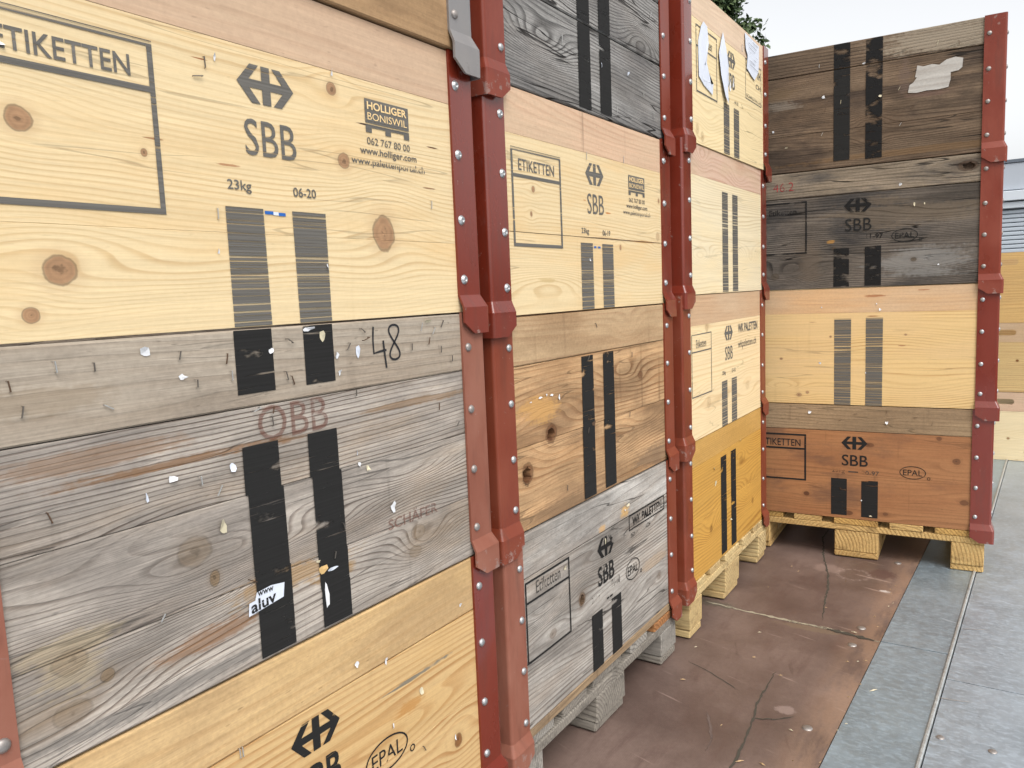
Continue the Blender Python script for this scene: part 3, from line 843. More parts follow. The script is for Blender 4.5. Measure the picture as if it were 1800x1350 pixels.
Z0 = 0.1439
ST = dict(A=(0.0092, -0.8885, R(90) - 0.0037, Z0 + 0.0024), B=(0.0, 0.0, R(90) - 0.0024, Z0 - 0.0113),
          C=(0.0097, 0.8819, R(90) + 0.0098, Z0 + 0.0059), D=(0.2947, 1.3958, 0.051, Z0 + 0.0016))
def place(st, k, js=0.0, jo=0.0, ja=0.0, hd=0.6):
    """base centre of frame k of a stack; js slides it along its face, jo pushes it out of the stack"""
    x, y, a, z = ST[st]
    ca, sa = math.cos(a), math.sin(a)
    d = hd - jo
    return (x + ca * js - sa * d, y + sa * js + ca * d, z + k * H), a + ja
for st, lab, mats, odd in (('A', 'wooden pallet under the nearest stack at the left edge', EGC, None),
                           ('B', 'weathered grey pallet with one orange deck board under the middle stack', EGG, (4, EGO)),
                           ('C', 'pale clean pallet under the honey yellow frame', EGC, None),
                           ('D', 'straw yellow pallet under the stack that faces the camera', EGY, None)):
    (x, y, z), a = place(st, 0)
    pallet((x, y, 0.0015), a, lab, mats, ST[st][3] - 0.0015, seed=ord(st), odd=odd)

# ================================================================ stack A (nearest, left)
G = 'stacked wooden frames'
loc, a = place('A', 0)
m = W('orange', knots=((0.30, 0.115, 0.010, 0.012, .9), (-0.25, 0.2, 0.014, 0.014, 1), (0.05, 0.05, 0.016, 0.014)), slope=0.06, hills=((0.12, 0.20, 0.20, 0.04, 0.05), (0.3, 0.22, 0.3, 0.08, -0.03)), seed=2.2,
      patches=((0.185, 0.232, 0.05, 0.016, srgb(196, 140, 74), 0.75), (0.20, 0.272, 0.09, 0.0035, srgb(108, 112, 108), 0.8)))
F = Frame(loc, a, 'blond orange-grained frame at the bottom of the nearest stack', [(0.001, 0.17, m), (0.17, 0.322, m), (0.3225, H - 0.0015, W('tan', light=srgb(226, 190, 138), dark=srgb(190, 146, 94), tone=srgb(214, 178, 124), samt=0.35, seed=8.1))],
          'orange', REDNEW, hexs=False, group=G, seed=11)
F.logo(-0.0015, 0.284, 0.086, 0.046, INKOLD); F.text('SBB', -0.042, 0.038, 0.198, 0.244, INKOLD, 0.02)
F.oval(0.130, 0.183, 0.046, 0.026, INKOLD); F.text('23kg', -0.072, -0.038, 0.157, 0.172, INKOLD, 0.01)
F.stripe(-0.0775, -0.0225, 0.002, 0.14, INKOLD); F.stripe(0.0225, 0.0775, 0.002, 0.14, INKOLD)
for x, z, w, h, mm in ((0.079, 0.345, 0.016, 0.014, PAPER), (0.138, 0.325, 0.007, 0.018, PAPER), (0.321, 0.344, 0.009, 0.013, PAPER), (0.213, 0.243, 0.014, 0.022, PAPERY), (0.145, 0.220, 0.008, 0.014, PAPER), (0.291, 0.126, 0.006, 0.018, PAPER)):
    F.scrap(x, z, w, h, mm, 3)
F.staple(-0.117, 0.32, 95, 0.013, BRIGHTW); F.staple(-0.121, 0.32, 95, 0.013, BRIGHTW); F.staple(0.212, 0.148, 120, 0.011)

loc, a = place('A', 1, 0.0, 0.001, 0.002)
m = W('grey', F=135, slope=-0.03, knots=((-0.157, 0.167, 0.022, 0.018, .5), (-0.134, 0.128, 0.007, 0.010, .9), (0.227, 0.082, 0.017, 0.012, .5), (0.218, 0.053, 0.014, 0.010, .4), (-0.303, 0.099, 0.018, 0.013, .45), (-0.306, 0.047, 0.020, 0.012, .45), (-0.268, 0.07, 0.008, 0.007, .8)),
      hills=((-0.30, 0.155, 0.16, 0.05, 0.05), (-0.12, 0.155, 0.10, 0.03, 0.05), (0.03, 0.14, 0.11, 0.020, 0.03), (0.22, 0.175, 0.11, 0.020, 0.03), (0.0, 0.085, 0.2, 0.03, -0.03), (0.24, 0.07, 0.06, 0.03, 0.035)), seed=4.4, crack=0.35,
      patches=((-0.14, 0.272, 0.21, 0.007, srgb(140, 100, 62), 0.75), (0.22, 0.285, 0.15, 0.006, srgb(150, 116, 80), 0.6), (-0.25, 0.295, 0.10, 0.012, srgb(150, 112, 78), 0.5), (-0.02, 0.095, 0.12, 0.016, srgb(176, 140, 92), 0.7), (0.055, 0.072, 0.04, 0.012, srgb(176, 140, 92), 0.8), (-0.30, 0.10, 0.05, 0.03, srgb(190, 172, 140), 0.55),
               (-0.135, 0.062, 0.06, 0.012, srgb(150, 104, 62), 0.6), (-0.19, 0.02, 0.2, 0.01, srgb(110, 106, 102), 0.6)))
F = Frame(loc, a, 'weathered grey-brown frame with 48 written on its top board', [(0.001, 0.105, m), (0.105, 0.214, m), (0.214, 0.319, m), (0.3195, H - 0.0015, W('greyrail', seed=6.3, speck=0.7, patches=((-0.3, 0.36, 0.08, 0.02, srgb(160, 138, 110), 0.4),)))],
          'grey', FADED, rivet=RIVETD, hexs=False, group=G, seed=12, lposts={-1: FADED}, step=0.0012)
F.stripe(-0.083, -0.027, 0.336, 0.4125, INKOLD); F.stripe(0.023, 0.0745, 0.336, 0.4125, INKOLD)
F.stripe(-0.079, -0.0245, 0.006, 0.273, INKOLD, jogs=((0.07, 0.0), (0.112, -0.001), (0.214, -0.005)))
F.stripe(0.024, 0.0765, 0.006, 0.272, INKOLD, jogs=((0.06, -0.001), (0.105, -0.002), (0.214, -0.006)))
F.text('OBB', -0.058, 0.056, 0.274, 0.3185, REDINK, 0.0)
F.text('SCHÄFER', 0.16, 0.275, 0.102, 0.122, REDINK, 0.012)
F.ribbon('pen_mark', [(0.153, 0.404), (0.151, 0.385), (0.1515, 0.366), (0.165, 0.368), (0.178, 0.369)], 0.0032, PEN)
F.ribbon('pen_mark', [(0.172, 0.383), (0.1735, 0.365), (0.176, 0.343)], 0.0034, PEN, eps=0.0011)

e8 = [(0.196 + 0.0095 * math.sin(2 * u) * 1.15, 0.379 + 0.0255 * math.cos(u)) for u in [2 * math.pi * i / 36 for i in range(37)]]
F.ribbon('pen_mark', e8, 0.0032, PEN)
F.flat('sticker_remnant', [[(-0.094, 0.066), (-0.040, 0.073), (-0.037, 0.091), (-0.058, 0.094), (-0.080, 0.092), (-0.083, 0.083), (-0.092, 0.082)]], PAPERB, eps=0.0013)
F.text('aluv', -0.090, -0.052, 0.068, 0.083, INKOLD, 0.02, eps=0.0019, tilt=0.10); F.text('www', -0.079, -0.055, 0.0865, 0.0925, INKOLD, 0.01, eps=0.0019)
F.scrap(0.032, 0.050, 0.010, 0.060, PAPER, 1, 0.006); F.scrap(0.045, 0.082, 0.034, 0.010, PAPERB, 2, 0.004); F.scrap(0.028, 0.087, 0.018, 0.02, PAPERK, 5, 0.006)
for i, (x, z, w, h) in enumerate(((-0.194, 0.398, 0.022, 0.026), (0.054, 0.397, 0.018, 0.020), (0.079, 0.370, 0.014, 0.018), (0.118, 0.371, 0.014, 0.024), (0.03, 0.4085, 0.030, 0.009), (0.275, 0.4055, 0.030, 0.006), (0.082, 0.346, 0.008, 0.016),
                                 (-0.099, 0.254, 0.016, 0.020), (-0.178, 0.257, 0.016, 0.012), (-0.119, 0.186, 0.016, 0.034), (0.171, 0.135, 0.018, 0.032), (0.105, 0.231, 0.006, 0.012), (0.108, 0.213, 0.012, 0.010), (0.124, 0.205, 0.009, 0.014), (-0.03, 0.385, 0.012, 0.012), (-0.209, 0.243, 0.009, 0.018), (-0.155, 0.366, 0.014, 0.012), (0.02, 0.10, 0.008, 0.008))):
    F.scrap(x, z, w, h, (PAPER, PAPERY, PAPER, PAPERB)[i % 4], i, 0.007)
rg = random.Random(7)
for i, (x, z) in enumerate(((-0.037, 0.298), (-0.035, 0.312), (-0.289, 0.391), (-0.251, 0.387), (-0.156, 0.39), (-0.095, 0.381), (-0.091, 0.361), (-0.322, 0.352), (-0.138, 0.357), (-0.331, 0.377), (-0.06, 0.316), (0.109, 0.315), (0.232, 0.369), (0.273, 0.375), (0.286, 0.39), (0.30, 0.36), (0.328, 0.343), (-0.308, 0.247), (-0.144, 0.247), (0.069, 0.135), (0.050, 0.10), (-0.085, 0.109), (-0.205, 0.108), (-0.001, 0.395), (0.13, 0.40), (0.135, 0.388), (0.255, 0.398), (0.31, 0.40), (-0.01, 0.352), (0.0, 0.345), (-0.12, 0.23), (0.1, 0.38), (0.335, 0.235), (0.29, 0.27), (-0.24, 0.345))):
    F.staple(x, z, rg.choice((80, 95, 100, 60, 20, 110, 150)), rg.uniform(0.009, 0.013), (WIRE, RUSTY, BRIGHTW, WIRE)[i % 4], rg.uniform(0.001, 0.004))

loc, a = place('A', 2, 0.0, 0.0, 0.0)
m = W('spruce', F=140, knots=((-0.294, 0.207, 0.0125, 0.0115), (-0.172, 0.191, 0.0038, 0.0042), (-0.271, 0.068, 0.0165, 0.0145), (-0.302, 0.026, 0.0085, 0.0075), (0.104, 0.308, 0.0085, 0.0085), (0.119, 0.216, 0.0105, 0.0105), (0.190, 0.122, 0.022, 0.025)),
      hills=((0.22, 0.09, 0.10, 0.05, -0.03), (-0.15, 0.06, 0.16, 0.03, 0.02), (-0.05, 0.22, 0.25, 0.06, 0.015)), seed=3.3,
      patches=((-0.095, 0.303, 0.014, 0.0012, srgb(150, 84, 40), 0.9), (-0.07, 0.19, 0.014, 0.0016, srgb(160, 96, 52), 0.7), (0.165, 0.271, 0.02, 0.0012, srgb(60, 30, 20), 1.0), (0.31, 0.258, 0.016, 0.001, srgb(90, 50, 30), 1.0), (0.30, 0.195, 0.016, 0.0012, srgb(120, 70, 40), 0.8), (-0.16, 0.207, 0.01, 0.001, srgb(150, 100, 60), 0.8)))
F = Frame(loc, a, 'new pale yellow frame dated 06-20 with a big label box', [(0.001, 0.112, m), (0.112, 0.331, m), (0.3312, H - 0.0015, W('beech', seed=5.5))], 'spruce', REDNEW, group=G, seed=13)
std_marks(F, date='06-20')
F.rect('blue_dash_print', -0.021, -0.008, 0.1365, 0.1405, BLUEINK); F.rect('blue_dash_print', 0.000, 0.011, 0.1355, 0.1395, BLUEINK)
F.rect('blue_dash_print', -0.008, 0.0, 0.136, 0.140, PAPERB)
for i, (x, z, w, h) in enumerate(((-0.076, 0.309, 0.007, 0.014), (0.105, 0.328, 0.006, 0.016), (-0.092, 0.09, 0.006, 0.012), (0.075, 0.073, 0.005, 0.013), (-0.305, 0.271, 0.02, 0.008))): F.scrap(x, z, w, h, PAPER, i)
for x, z, g_, mm in ((-0.09, 0.300, 95, WIRE), (-0.089, 0.133, 92, BRIGHTW), (-0.100, 0.283, 10, WIRE), (0.30, 0.17, 90, BRIGHTW)): F.staple(x, z, g_, 0.012, mm)

loc, a = place('A', 3, 0.0, 0.006, -0.004)
m = W('tan', light=srgb(186, 150, 110), dark=srgb(138, 102, 70), F=90, con=0.5, crack=0.5, samt=0.6)
F = Frame(loc, a, 'old tan frame with worn bare metal corner at the top of the nearest stack', [(0.001, 0.16, m), (0.161, 0.328, m), (0.33, H - 0.0015, generic('sand'))], 'sand', BARE, rivet=RIVETD, hexs=False, group=G, seed=14)
F.stripe(-0.078, -0.023, 0.004, 0.30, INKOLD); F.stripe(0.023, 0.078, 0.004, 0.30, INKOLD)

# ================================================================ stack B (middle)
loc, a = place('B', 0, -0.004, 0.002, 0.002)
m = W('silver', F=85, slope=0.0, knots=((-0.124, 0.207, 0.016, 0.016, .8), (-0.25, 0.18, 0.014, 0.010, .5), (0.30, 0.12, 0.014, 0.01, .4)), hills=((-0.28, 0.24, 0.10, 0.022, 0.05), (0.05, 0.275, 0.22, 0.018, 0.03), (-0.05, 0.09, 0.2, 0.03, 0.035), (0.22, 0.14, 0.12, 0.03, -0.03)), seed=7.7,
      patches=((0.27, 0.17, 0.07, 0.014, srgb(196, 168, 136), 0.5), (-0.124, 0.206, 0.011, 0.012, (0.02, 0.013, 0.008), 0.9),))  # last patch: inner shade of the round knothole, painted near-black
F = Frame(loc, a, 'silver-grey frame with a round knothole at the bottom of the middle stack', [(0.001, 0.022, generic('sand')), (0.0225, 0.155, m), (0.155, 0.326, m), (0.3265, H - 0.0015, W('silver', F=50, con=0.3, speck=0.8, light=srgb(200, 194, 186), patches=((0.10, 0.345, 0.03, 0.018, srgb(222, 178, 116), 0.9), (-0.02, 0.335, 0.02, 0.01, srgb(220, 176, 120), 0.8))))],
          'silver', REDBROWN, hexs=False, group=G, seed=21, lposts={-1: FADED}, holes={2: lambda y: [blobcutter(-0.124, 0.207, 0.0105, 0.0115, y - 0.004, y + 0.030, 3)]}, step=0.001)
F.frame_box(-0.350, -0.176, 0.155, 0.320, 0.277, 0.0045, INKOLD); F.text('Etiketten', -0.310, -0.215, 0.286, 0.312, INKFADE, 0.0)
F.logo(-0.005, 0.292, 0.085, 0.046, INKWORN); F.text('SBB', -0.048, 0.034, 0.207, 0.252, INKOLD, 0.016)
F.text('23kg', -0.082, -0.042, 0.176, 0.194, INKFADE); F.text('01-10', 0.018, 0.062, 0.184, 0.204, INKFADE)
F.rect('dash_print', -0.008, 0.004, 0.165, 0.169, INKOLD); F.rect('dash_print', 0.008, 0.022, 0.165, 0.169, INKOLD)
F.oval(0.136, 0.192, 0.040, 0.026, INKOLD, 0.0025)
F.frame_box(0.120, 0.338, 0.290, 0.328, None, 0.003, INKOLD); F.text('WK PALETTEN', 0.140, 0.320, 0.298, 0.320, INKWORN, 0.02)
F.text('3535 SCHÜPBACH', 0.128, 0.245, 0.271, 0.285, INKFADE, 0.012)
F.stripe(-0.083, -0.031, 0.022, 0.153, INKOLD); F.stripe(0.016, 0.067, 0.022, 0.158, INKOLD)
F.scrap(-0.195, 0.301, 0.022, 0.020, PAPERY, 1); F.scrap(-0.010, 0.304, 0.016, 0.024, PAPERY, 2); F.scrap(0.115, 0.357, 0.028, 0.012, PAPERY, 4); F.scrap(0.098, 0.348, 0.012, 0.009, PAPER, 6)

loc, a = place('B', 1, 0.0, -0.001, -0.002)
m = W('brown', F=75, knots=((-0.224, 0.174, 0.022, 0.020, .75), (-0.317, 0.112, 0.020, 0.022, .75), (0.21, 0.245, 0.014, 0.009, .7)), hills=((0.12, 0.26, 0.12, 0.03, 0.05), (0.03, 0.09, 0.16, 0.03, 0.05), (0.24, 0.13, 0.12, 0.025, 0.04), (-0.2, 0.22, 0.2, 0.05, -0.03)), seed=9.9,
      patches=((-0.26, 0.226, 0.085, 0.030, srgb(206, 158, 96), 0.85), (-0.226, 0.171, 0.017, 0.015, (0.012, 0.008, 0.005), 1.0), (-0.320, 0.109, 0.017, 0.019, (0.012, 0.008, 0.005), 1.0), (-0.3, 0.02, 0.3, 0.02, srgb(120, 96, 72), 0.5), (0.3, 0.03, 0.15, 0.03, srgb(120, 98, 78), 0.6)))  # near-black patches paint the shade inside the two cut knotholes into the wood
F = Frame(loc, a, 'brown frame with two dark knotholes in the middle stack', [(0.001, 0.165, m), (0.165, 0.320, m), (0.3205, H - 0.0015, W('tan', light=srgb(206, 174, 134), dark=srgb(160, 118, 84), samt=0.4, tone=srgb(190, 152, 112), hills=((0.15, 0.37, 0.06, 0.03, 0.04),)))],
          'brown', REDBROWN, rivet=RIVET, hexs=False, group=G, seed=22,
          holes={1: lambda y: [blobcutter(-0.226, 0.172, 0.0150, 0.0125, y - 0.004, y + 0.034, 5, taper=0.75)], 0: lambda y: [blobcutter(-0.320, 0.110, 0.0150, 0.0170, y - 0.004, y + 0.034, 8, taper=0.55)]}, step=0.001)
F.stripe(-0.093, -0.0385, 0.006, 0.317, INKOLD, jogs=((0.165, 0.0015),)); F.stripe(0.0085, 0.063, 0.008, 0.317, INKOLD, jogs=((0.165, 0.001),))
for x, z, w, h in ((-0.22, 0.252, 0.02, 0.008), (-0.265, 0.252, 0.018, 0.007), (-0.19, 0.244, 0.010, 0.018), (-0.30, 0.248, 0.014, 0.006), (-0.24, 0.255, 0.014, 0.008)): F.scrap(x, z, w, h, PAPER, 2, 0.004)
F.flat('stripe_chip', [[(-0.053, 0.168), (-0.034, 0.171), (-0.039, 0.160), (-0.050, 0.162)]], RUSTY, eps=0.0014)
for x, z, g_ in ((-0.07, 0.155, 80), (-0.06, 0.312, 60), (0.14, 0.158, 90), (-0.02, 0.38, 130), (0.16, 0.30, 95), (-0.17, 0.05, 92)): F.staple(x, z, g_, 0.012, WIRE)

loc, a = place('B', 2, -0.002, 0.0, 0.001)
m = W('spruce', F=130, knots=((-0.262, 0.237, 0.006, 0.006), (-0.272, 0.190, 0.004, 0.005), (0.115, 0.137, 0.005, 0.006), (0.335, 0.17, 0.010, 0.011, .5), (0.345, 0.26, 0.005, 0.006)), hills=((0.25, 0.09, 0.15, 0.05, 0.02), (-0.2, 0.06, 0.15, 0.03, -0.03)), seed=1.1,
      patches=((0.055, 0.212, 0.016, 0.003, srgb(196, 120, 50), 0.9), (-0.055, 0.232, 0.01, 0.0015, srgb(190, 120, 60), 0.8), (0.25, 0.154, 0.10, 0.003, srgb(190, 140, 80), 0.8), (-0.22, 0.065, 0.04, 0.005, srgb(206, 178, 128), 0.8)))
F = Frame(loc, a, 'new pale yellow frame dated 06-19 in the middle stack', [(0.001, 0.154, m), (0.1550, 0.331, m), (0.3312, H - 0.0015, W('beech', light=srgb(226, 190, 158), drip=0.5, dark=srgb(200, 156, 124), seed=2.8))], 'spruce', REDNEW, group=G, seed=23)
std_marks(F, date='06-19', dx=-0.002)
F.rect('blue_dash_print', -0.019, -0.008, 0.1325, 0.1365, BLUEINK); F.rect('blue_dash_print', 0.000, 0.012, 0.1325, 0.1365, BLUEINK)
F.ribbon('split_line', [(-0.08, 0.1543), (0.02, 0.1552), (0.12, 0.1545), (0.345, 0.1546)], 0.0022, RUSTY, taper=0.6)
for x, z in ((-0.044, 0.325), (0.139, 0.338)): F.staple(x, z, 92, 0.016, BRIGHTW)
F.scrap(-0.04, 0.107, 0.006, 0.012, PAPER, 1)

loc, a = place('B', 3, 0.002, 0.003, 0.003)
m = W('slate', F=135, slope=0.02, hills=((-0.22, 0.10, 0.12, 0.04, 0.05), (-0.1, 0.27, 0.08, 0.04, 0.06), (0.25, 0.22, 0.1, 0.04, -0.04)), knots=((-0.135, 0.285, 0.022, 0.016, .8),), seed=5.2)
F = Frame(loc, a, 'dark slate-grey weathered frame at the top of the middle stack', [(0.001, 0.178, m), (0.1805, 0.328, m), (0.330, H - 0.0015, m)], 'slate', RED, hexs=False, rivet=RIVET, group=G, seed=24, step=0.0015)
F.stripe(-0.076, -0.0225, 0.007, 0.176, INKOLD); F.stripe(0.0215, 0.0755, 0.010, 0.176, INKOLD)
F.stripe(-0.076, -0.0225, 0.182, 0.40, INKOLD); F.stripe(0.0215, 0.0755, 0.182, 0.40, INKOLD)
F.scrap(0.029, 0.110, 0.012, 0.014, PAPERB, 1); F.scrap(0.165, 0.119, 0.010, 0.014, PAPERB, 3)
for x, z, g_ in ((-0.145, 0.124, 92), (0.303, 0.287, 75), (0.25, 0.09, 95), (0.31, 0.05, 100), (0.1, 0.03, 90)): F.staple(x, z, g_, 0.014, BRIGHTW)

# ================================================================ stack C
loc, a = place('C', 0, -0.002, -0.004, -0.002)
m = W('honey', F=95, knots=((-0.19, 0.12, 0.012, 0.010, .6), (0.12, 0.27, 0.02, 0.014, .35), (0.25, 0.1, 0.012, 0.01, .5)), hills=((-0.2, 0.13, 0.08, 0.04, 0.05), (0.2, 0.15, 0.09, 0.05, 0.05), (0.1, 0.3, 0.1, 0.03, -0.04)), seed=3.9)
F = Frame(loc, a, 'honey yellow frame at the bottom of the third stack', [(0.001, 0.17, m), (0.17, 0.338, m), (0.3385, H - 0.0015, W('honey', light=srgb(216, 170, 98), dark=srgb(176, 126, 62), con=0.4, speck=0.8))], 'honey', REDBROWN, hexs=False, group=G, seed=31)
F.stripe(-0.095, -0.040, 0.008, 0.322, INKOLD); F.stripe(0.007, 0.060, 0.008, 0.322, INKOLD)
for x, z, w, h in ((-0.16, 0.30, 0.014, 0.012), (-0.15, 0.25, 0.014, 0.03), (0.11, 0.34, 0.012, 0.02), (0.0, 0.10, 0.018, 0.012)): F.scrap(x, z, w, h, PAPERY, 3)

loc, a = place('C', 1, -0.010, -0.002, 0.002)
m = W('pale', light=srgb(238, 212, 168), dark=srgb(206, 168, 118), F=80, knots=((-0.2, 0.095, 0.018, 0.016, .3), (-0.02, 0.10, 0.02, 0.014, .25), (0.2, 0.1, 0.02, 0.014, .25), (-0.21, 0.322, 0.014, 0.016, .45)), hills=((-0.1, 0.06, 0.3, 0.03, 0.03),), seed=6.1)
F = Frame(loc, a, 'blond frame with a thin-lined label box in the third stack', [(0.001, 0.16, m), (0.16, 0.328, m), (0.3282, H - 0.0015, W('beech', light=srgb(212, 176, 140), dark=srgb(186, 146, 110), seed=7.1))], 'pale', REDBROWN, hexs=False, group=G, seed=32)
std_marks(F, boxx=(-0.343, -0.172), etik='Etiketten', holl=False, kg='23kg', date='17-12', thin=0.0035, boxt=(0.125, 0.305), mid=0.254)
F.text('WK PALETTEN', 0.095, 0.322, 0.283, 0.312, INKT, 0.02); F.text('wkpaletten.ch', 0.095, 0.305, 0.226, 0.258, INKT, 0.0)

loc, a = place('C', 2, 0.002, 0.0, 0.003)
m = W('pale', F=120, hills=((-0.28, 0.10, 0.12, 0.035, 0.06), (0.23, 0.09, 0.10, 0.05, 0.07), (0.0, 0.2, 0.3, 0.04, 0.02)), seed=8.8)
F = Frame(loc, a, 'very pale frame with two long stripes and no lettering in the third stack', [(0.001, 0.165, m), (0.165, 0.330, m), (0.3302, H - 0.0015, W('beech', light=srgb(226, 192, 168), dark=srgb(196, 150, 124), hills=((-0.25, 0.38, 0.05, 0.03, 0.05), (0.1, 0.36, 0.08, 0.03, 0.04)), con=0.6, seed=1.9))], 'pale', REDNEW, group=G, seed=33)
F.stripe(-0.0765, -0.0205, 0.004, 0.304, INK); F.stripe(0.0265, 0.082, 0.004, 0.304, INK)

loc, a = place('C', 3, 0.018, 0.004, 0.0)
m = W('pale', light=srgb(240, 218, 172), dark=srgb(206, 172, 118), F=85, hills=((-0.25, 0.06, 0.16, 0.06, 0.06), (0.2, 0.08, 0.1, 0.05, 0.04)), knots=((-0.31, 0.04, 0.012, 0.014, .4), (-0.27, 0.025, 0.012, 0.014, .4)), seed=9.3, crack=0.5)
F = Frame(loc, a, 'pale frame with torn white papers at the top of the third stack', [(0.001, 0.165, m), (0.165, 0.331, m), (0.3312, H - 0.0015, W('beech', light=srgb(236, 208, 178), dark=srgb(212, 172, 142), seed=4.9))], 'pale', REDNEW, group=G, seed=34)
F.frame_box(-0.315, -0.137, 0.140, 0.318, 0.262, 0.004, INKT); F.text('Etiketten', -0.27, -0.18, 0.272, 0.298, INKT)
F.logo(0.0, 0.289, 0.085, 0.046, INKT); F.text('SBB', -0.042, 0.036, 0.205, 0.25, INKT, 0.012)
F.text('23kg', -0.06, -0.02, 0.166, 0.176, INKT); F.text('44-20', 0.03, 0.07, 0.166, 0.176, INKT)
F.frame_box(0.150, 0.335, 0.205, 0.330, None, 0.0025, INKT)
F.text('SCHROTH', 0.160, 0.325, 0.290, 0.316, INKT, 0.03); F.text('SCHROTH.CH', 0.160, 0.325, 0.212, 0.222, INKT); F.text('CH', 0.27, 0.325, 0.256, 0.272, INKT)
F.stripe(-0.0775, -0.0225, 0.004, 0.152, INK); F.stripe(0.0225, 0.0775, 0.004, 0.152, INK)
def sheet(F, pts, mat, lift, name='paper_sheet', eps=0.0016, seed=0):
    rg = random.Random(seed)
    cx = sum(p[0] for p in pts) / len(pts); cz = sum(p[1] for p in pts) / len(pts)
    vs = [(cx, -F.hd - eps - lift, cz)]; fs = []
    n = len(pts)
    for k in (0.55, 1.0):
        for (x, z) in pts:
            vs.append((cx + (x - cx) * k, -F.hd - eps - (lift * rg.uniform(.3, 1.1) if k < 1 else rg.uniform(0, lift)), cz + (z - cz) * k))
    for i in range(n):
        j = (i + 1) % n
        fs.append((0, 1 + i, 1 + j)); fs.append((1 + i, 1 + n + i, 1 + n + j, 1 + j))
    return link(name, mesh(name, vs, fs, True), mat, F.o)
sheet(F, [(-0.300, 0.275), (-0.280, 0.318), (-0.262, 0.335), (-0.225, 0.330), (-0.222, 0.285), (-0.232, 0.262), (-0.235, 0.21), (-0.268, 0.205), (-0.262, 0.178), (-0.185, 0.182), (-0.185, 0.152), (-0.255, 0.165), (-0.302, 0.182)], PAPERB, 0.004, seed=1)
sheet(F, [(-0.085, 0.352), (-0.112, 0.315), (-0.13, 0.28), (-0.118, 0.22), (-0.085, 0.165), (-0.055, 0.150), (-0.045, 0.16), (-0.048, 0.20), (-0.035, 0.215), (-0.03, 0.27), (-0.05, 0.31)], PAPERB, 0.008, seed=2)
sheet(F, [(0.140, 0.405), (0.292, 0.395), (0.298, 0.345), (0.285, 0.31), (0.245, 0.278), (0.205, 0.285), (0.160, 0.300), (0.165, 0.34), (0.14, 0.355)], PAPERB, 0.004, seed=3)
for k in range(7): F.ribbon('paper_print', [(0.165 + 0.003 * k, 0.392 - 0.013 * k), (0.275 - 0.004 * (k % 3) * 4, 0.388 - 0.013 * k)], 0.0012, INKFADE, eps=0.0068)
F.scrap(-0.015, 0.21, 0.02, 0.06, PAPER, 2, 0.003); F.scrap(0.02, 0.225, 0.022, 0.05, PAPER, 3, 0.003); F.staple(0.11, 0.35, 90, 0.02, BRIGHTW); F.staple(0.118, 0.35, 90, 0.02, BRIGHTW)

# ================================================================ stack D (faces the camera)
loc, a = place('D', 0, -0.003, 0.0, 0.0)
m = W('rust', F=85, knots=((-0.165, 0.08, 0.010, 0.008, .9), (0.046, 0.275, 0.016, 0.008, .7), (0.262, 0.31, 0.008, 0.007, .7), (0.315, 0.235, 0.012, 0.010, .7), (0.34, 0.095, 0.013, 0.009, .7), (-0.02, 0.022, 0.014, 0.008, .8), (0.10, 0.03, 0.008, 0.006, .6)), seed=2.6, samt=0.7)
F = Frame(loc, a, 'reddish brown frame at the bottom of the stack facing the camera', [(0.001, 0.165, m), (0.165, 0.320, m), (0.3205, H - 0.0015, W('sand', light=srgb(180, 152, 118), seed=3.4))], 'rust', REDNEW, hexs=False, group=G, seed=41)
F.frame_box(-0.345, -0.166, 0.128, 0.302, 0.247, 0.0065, INKOLD); F.text('ETIKETTEN', -0.325, -0.186, 0.256, 0.282, INKOLD, 0.006)
F.logo(-0.003, 0.279, 0.086, 0.046, INKOLD); F.text('SBB', -0.044, 0.042, 0.195, 0.236, INKOLD, 0.008)
F.text('23kg', -0.077, -0.034, 0.164, 0.184, INKFADE); F.text('20-97', 0.022, 0.078, 0.166, 0.181, INKFADE); F.rect('dash_print', -0.022, 0.010, 0.172, 0.176, INKFADE)
F.oval(0.184, 0.186, 0.041, 0.023, INKOLD, 0.0025)
F.stripe(-0.0795, -0.0265, 0.012, 0.147, INKOLD); F.stripe(0.0215, 0.0755, 0.011, 0.146, INKOLD)
F.scrap(-0.154, 0.384, 0.022, 0.020, PAPER, 2, 0.01); F.scrap(0.10, 0.358, 0.018, 0.016, PAPER, 4, 0.01); F.scrap(0.022, 0.072, 0.008, 0.010, PAPER, 5); F.scrap(0.052, 0.018, 0.014, 0.006, PAPERY, 6)
for x, z, g_ in ((0.0, 0.385, 10), (0.19, 0.38, 15), (0.1, 0.395, 80), (-0.05, 0.36, 30), (0.24, 0.36, 80)): F.staple(x, z, g_, 0.012, RUSTY)

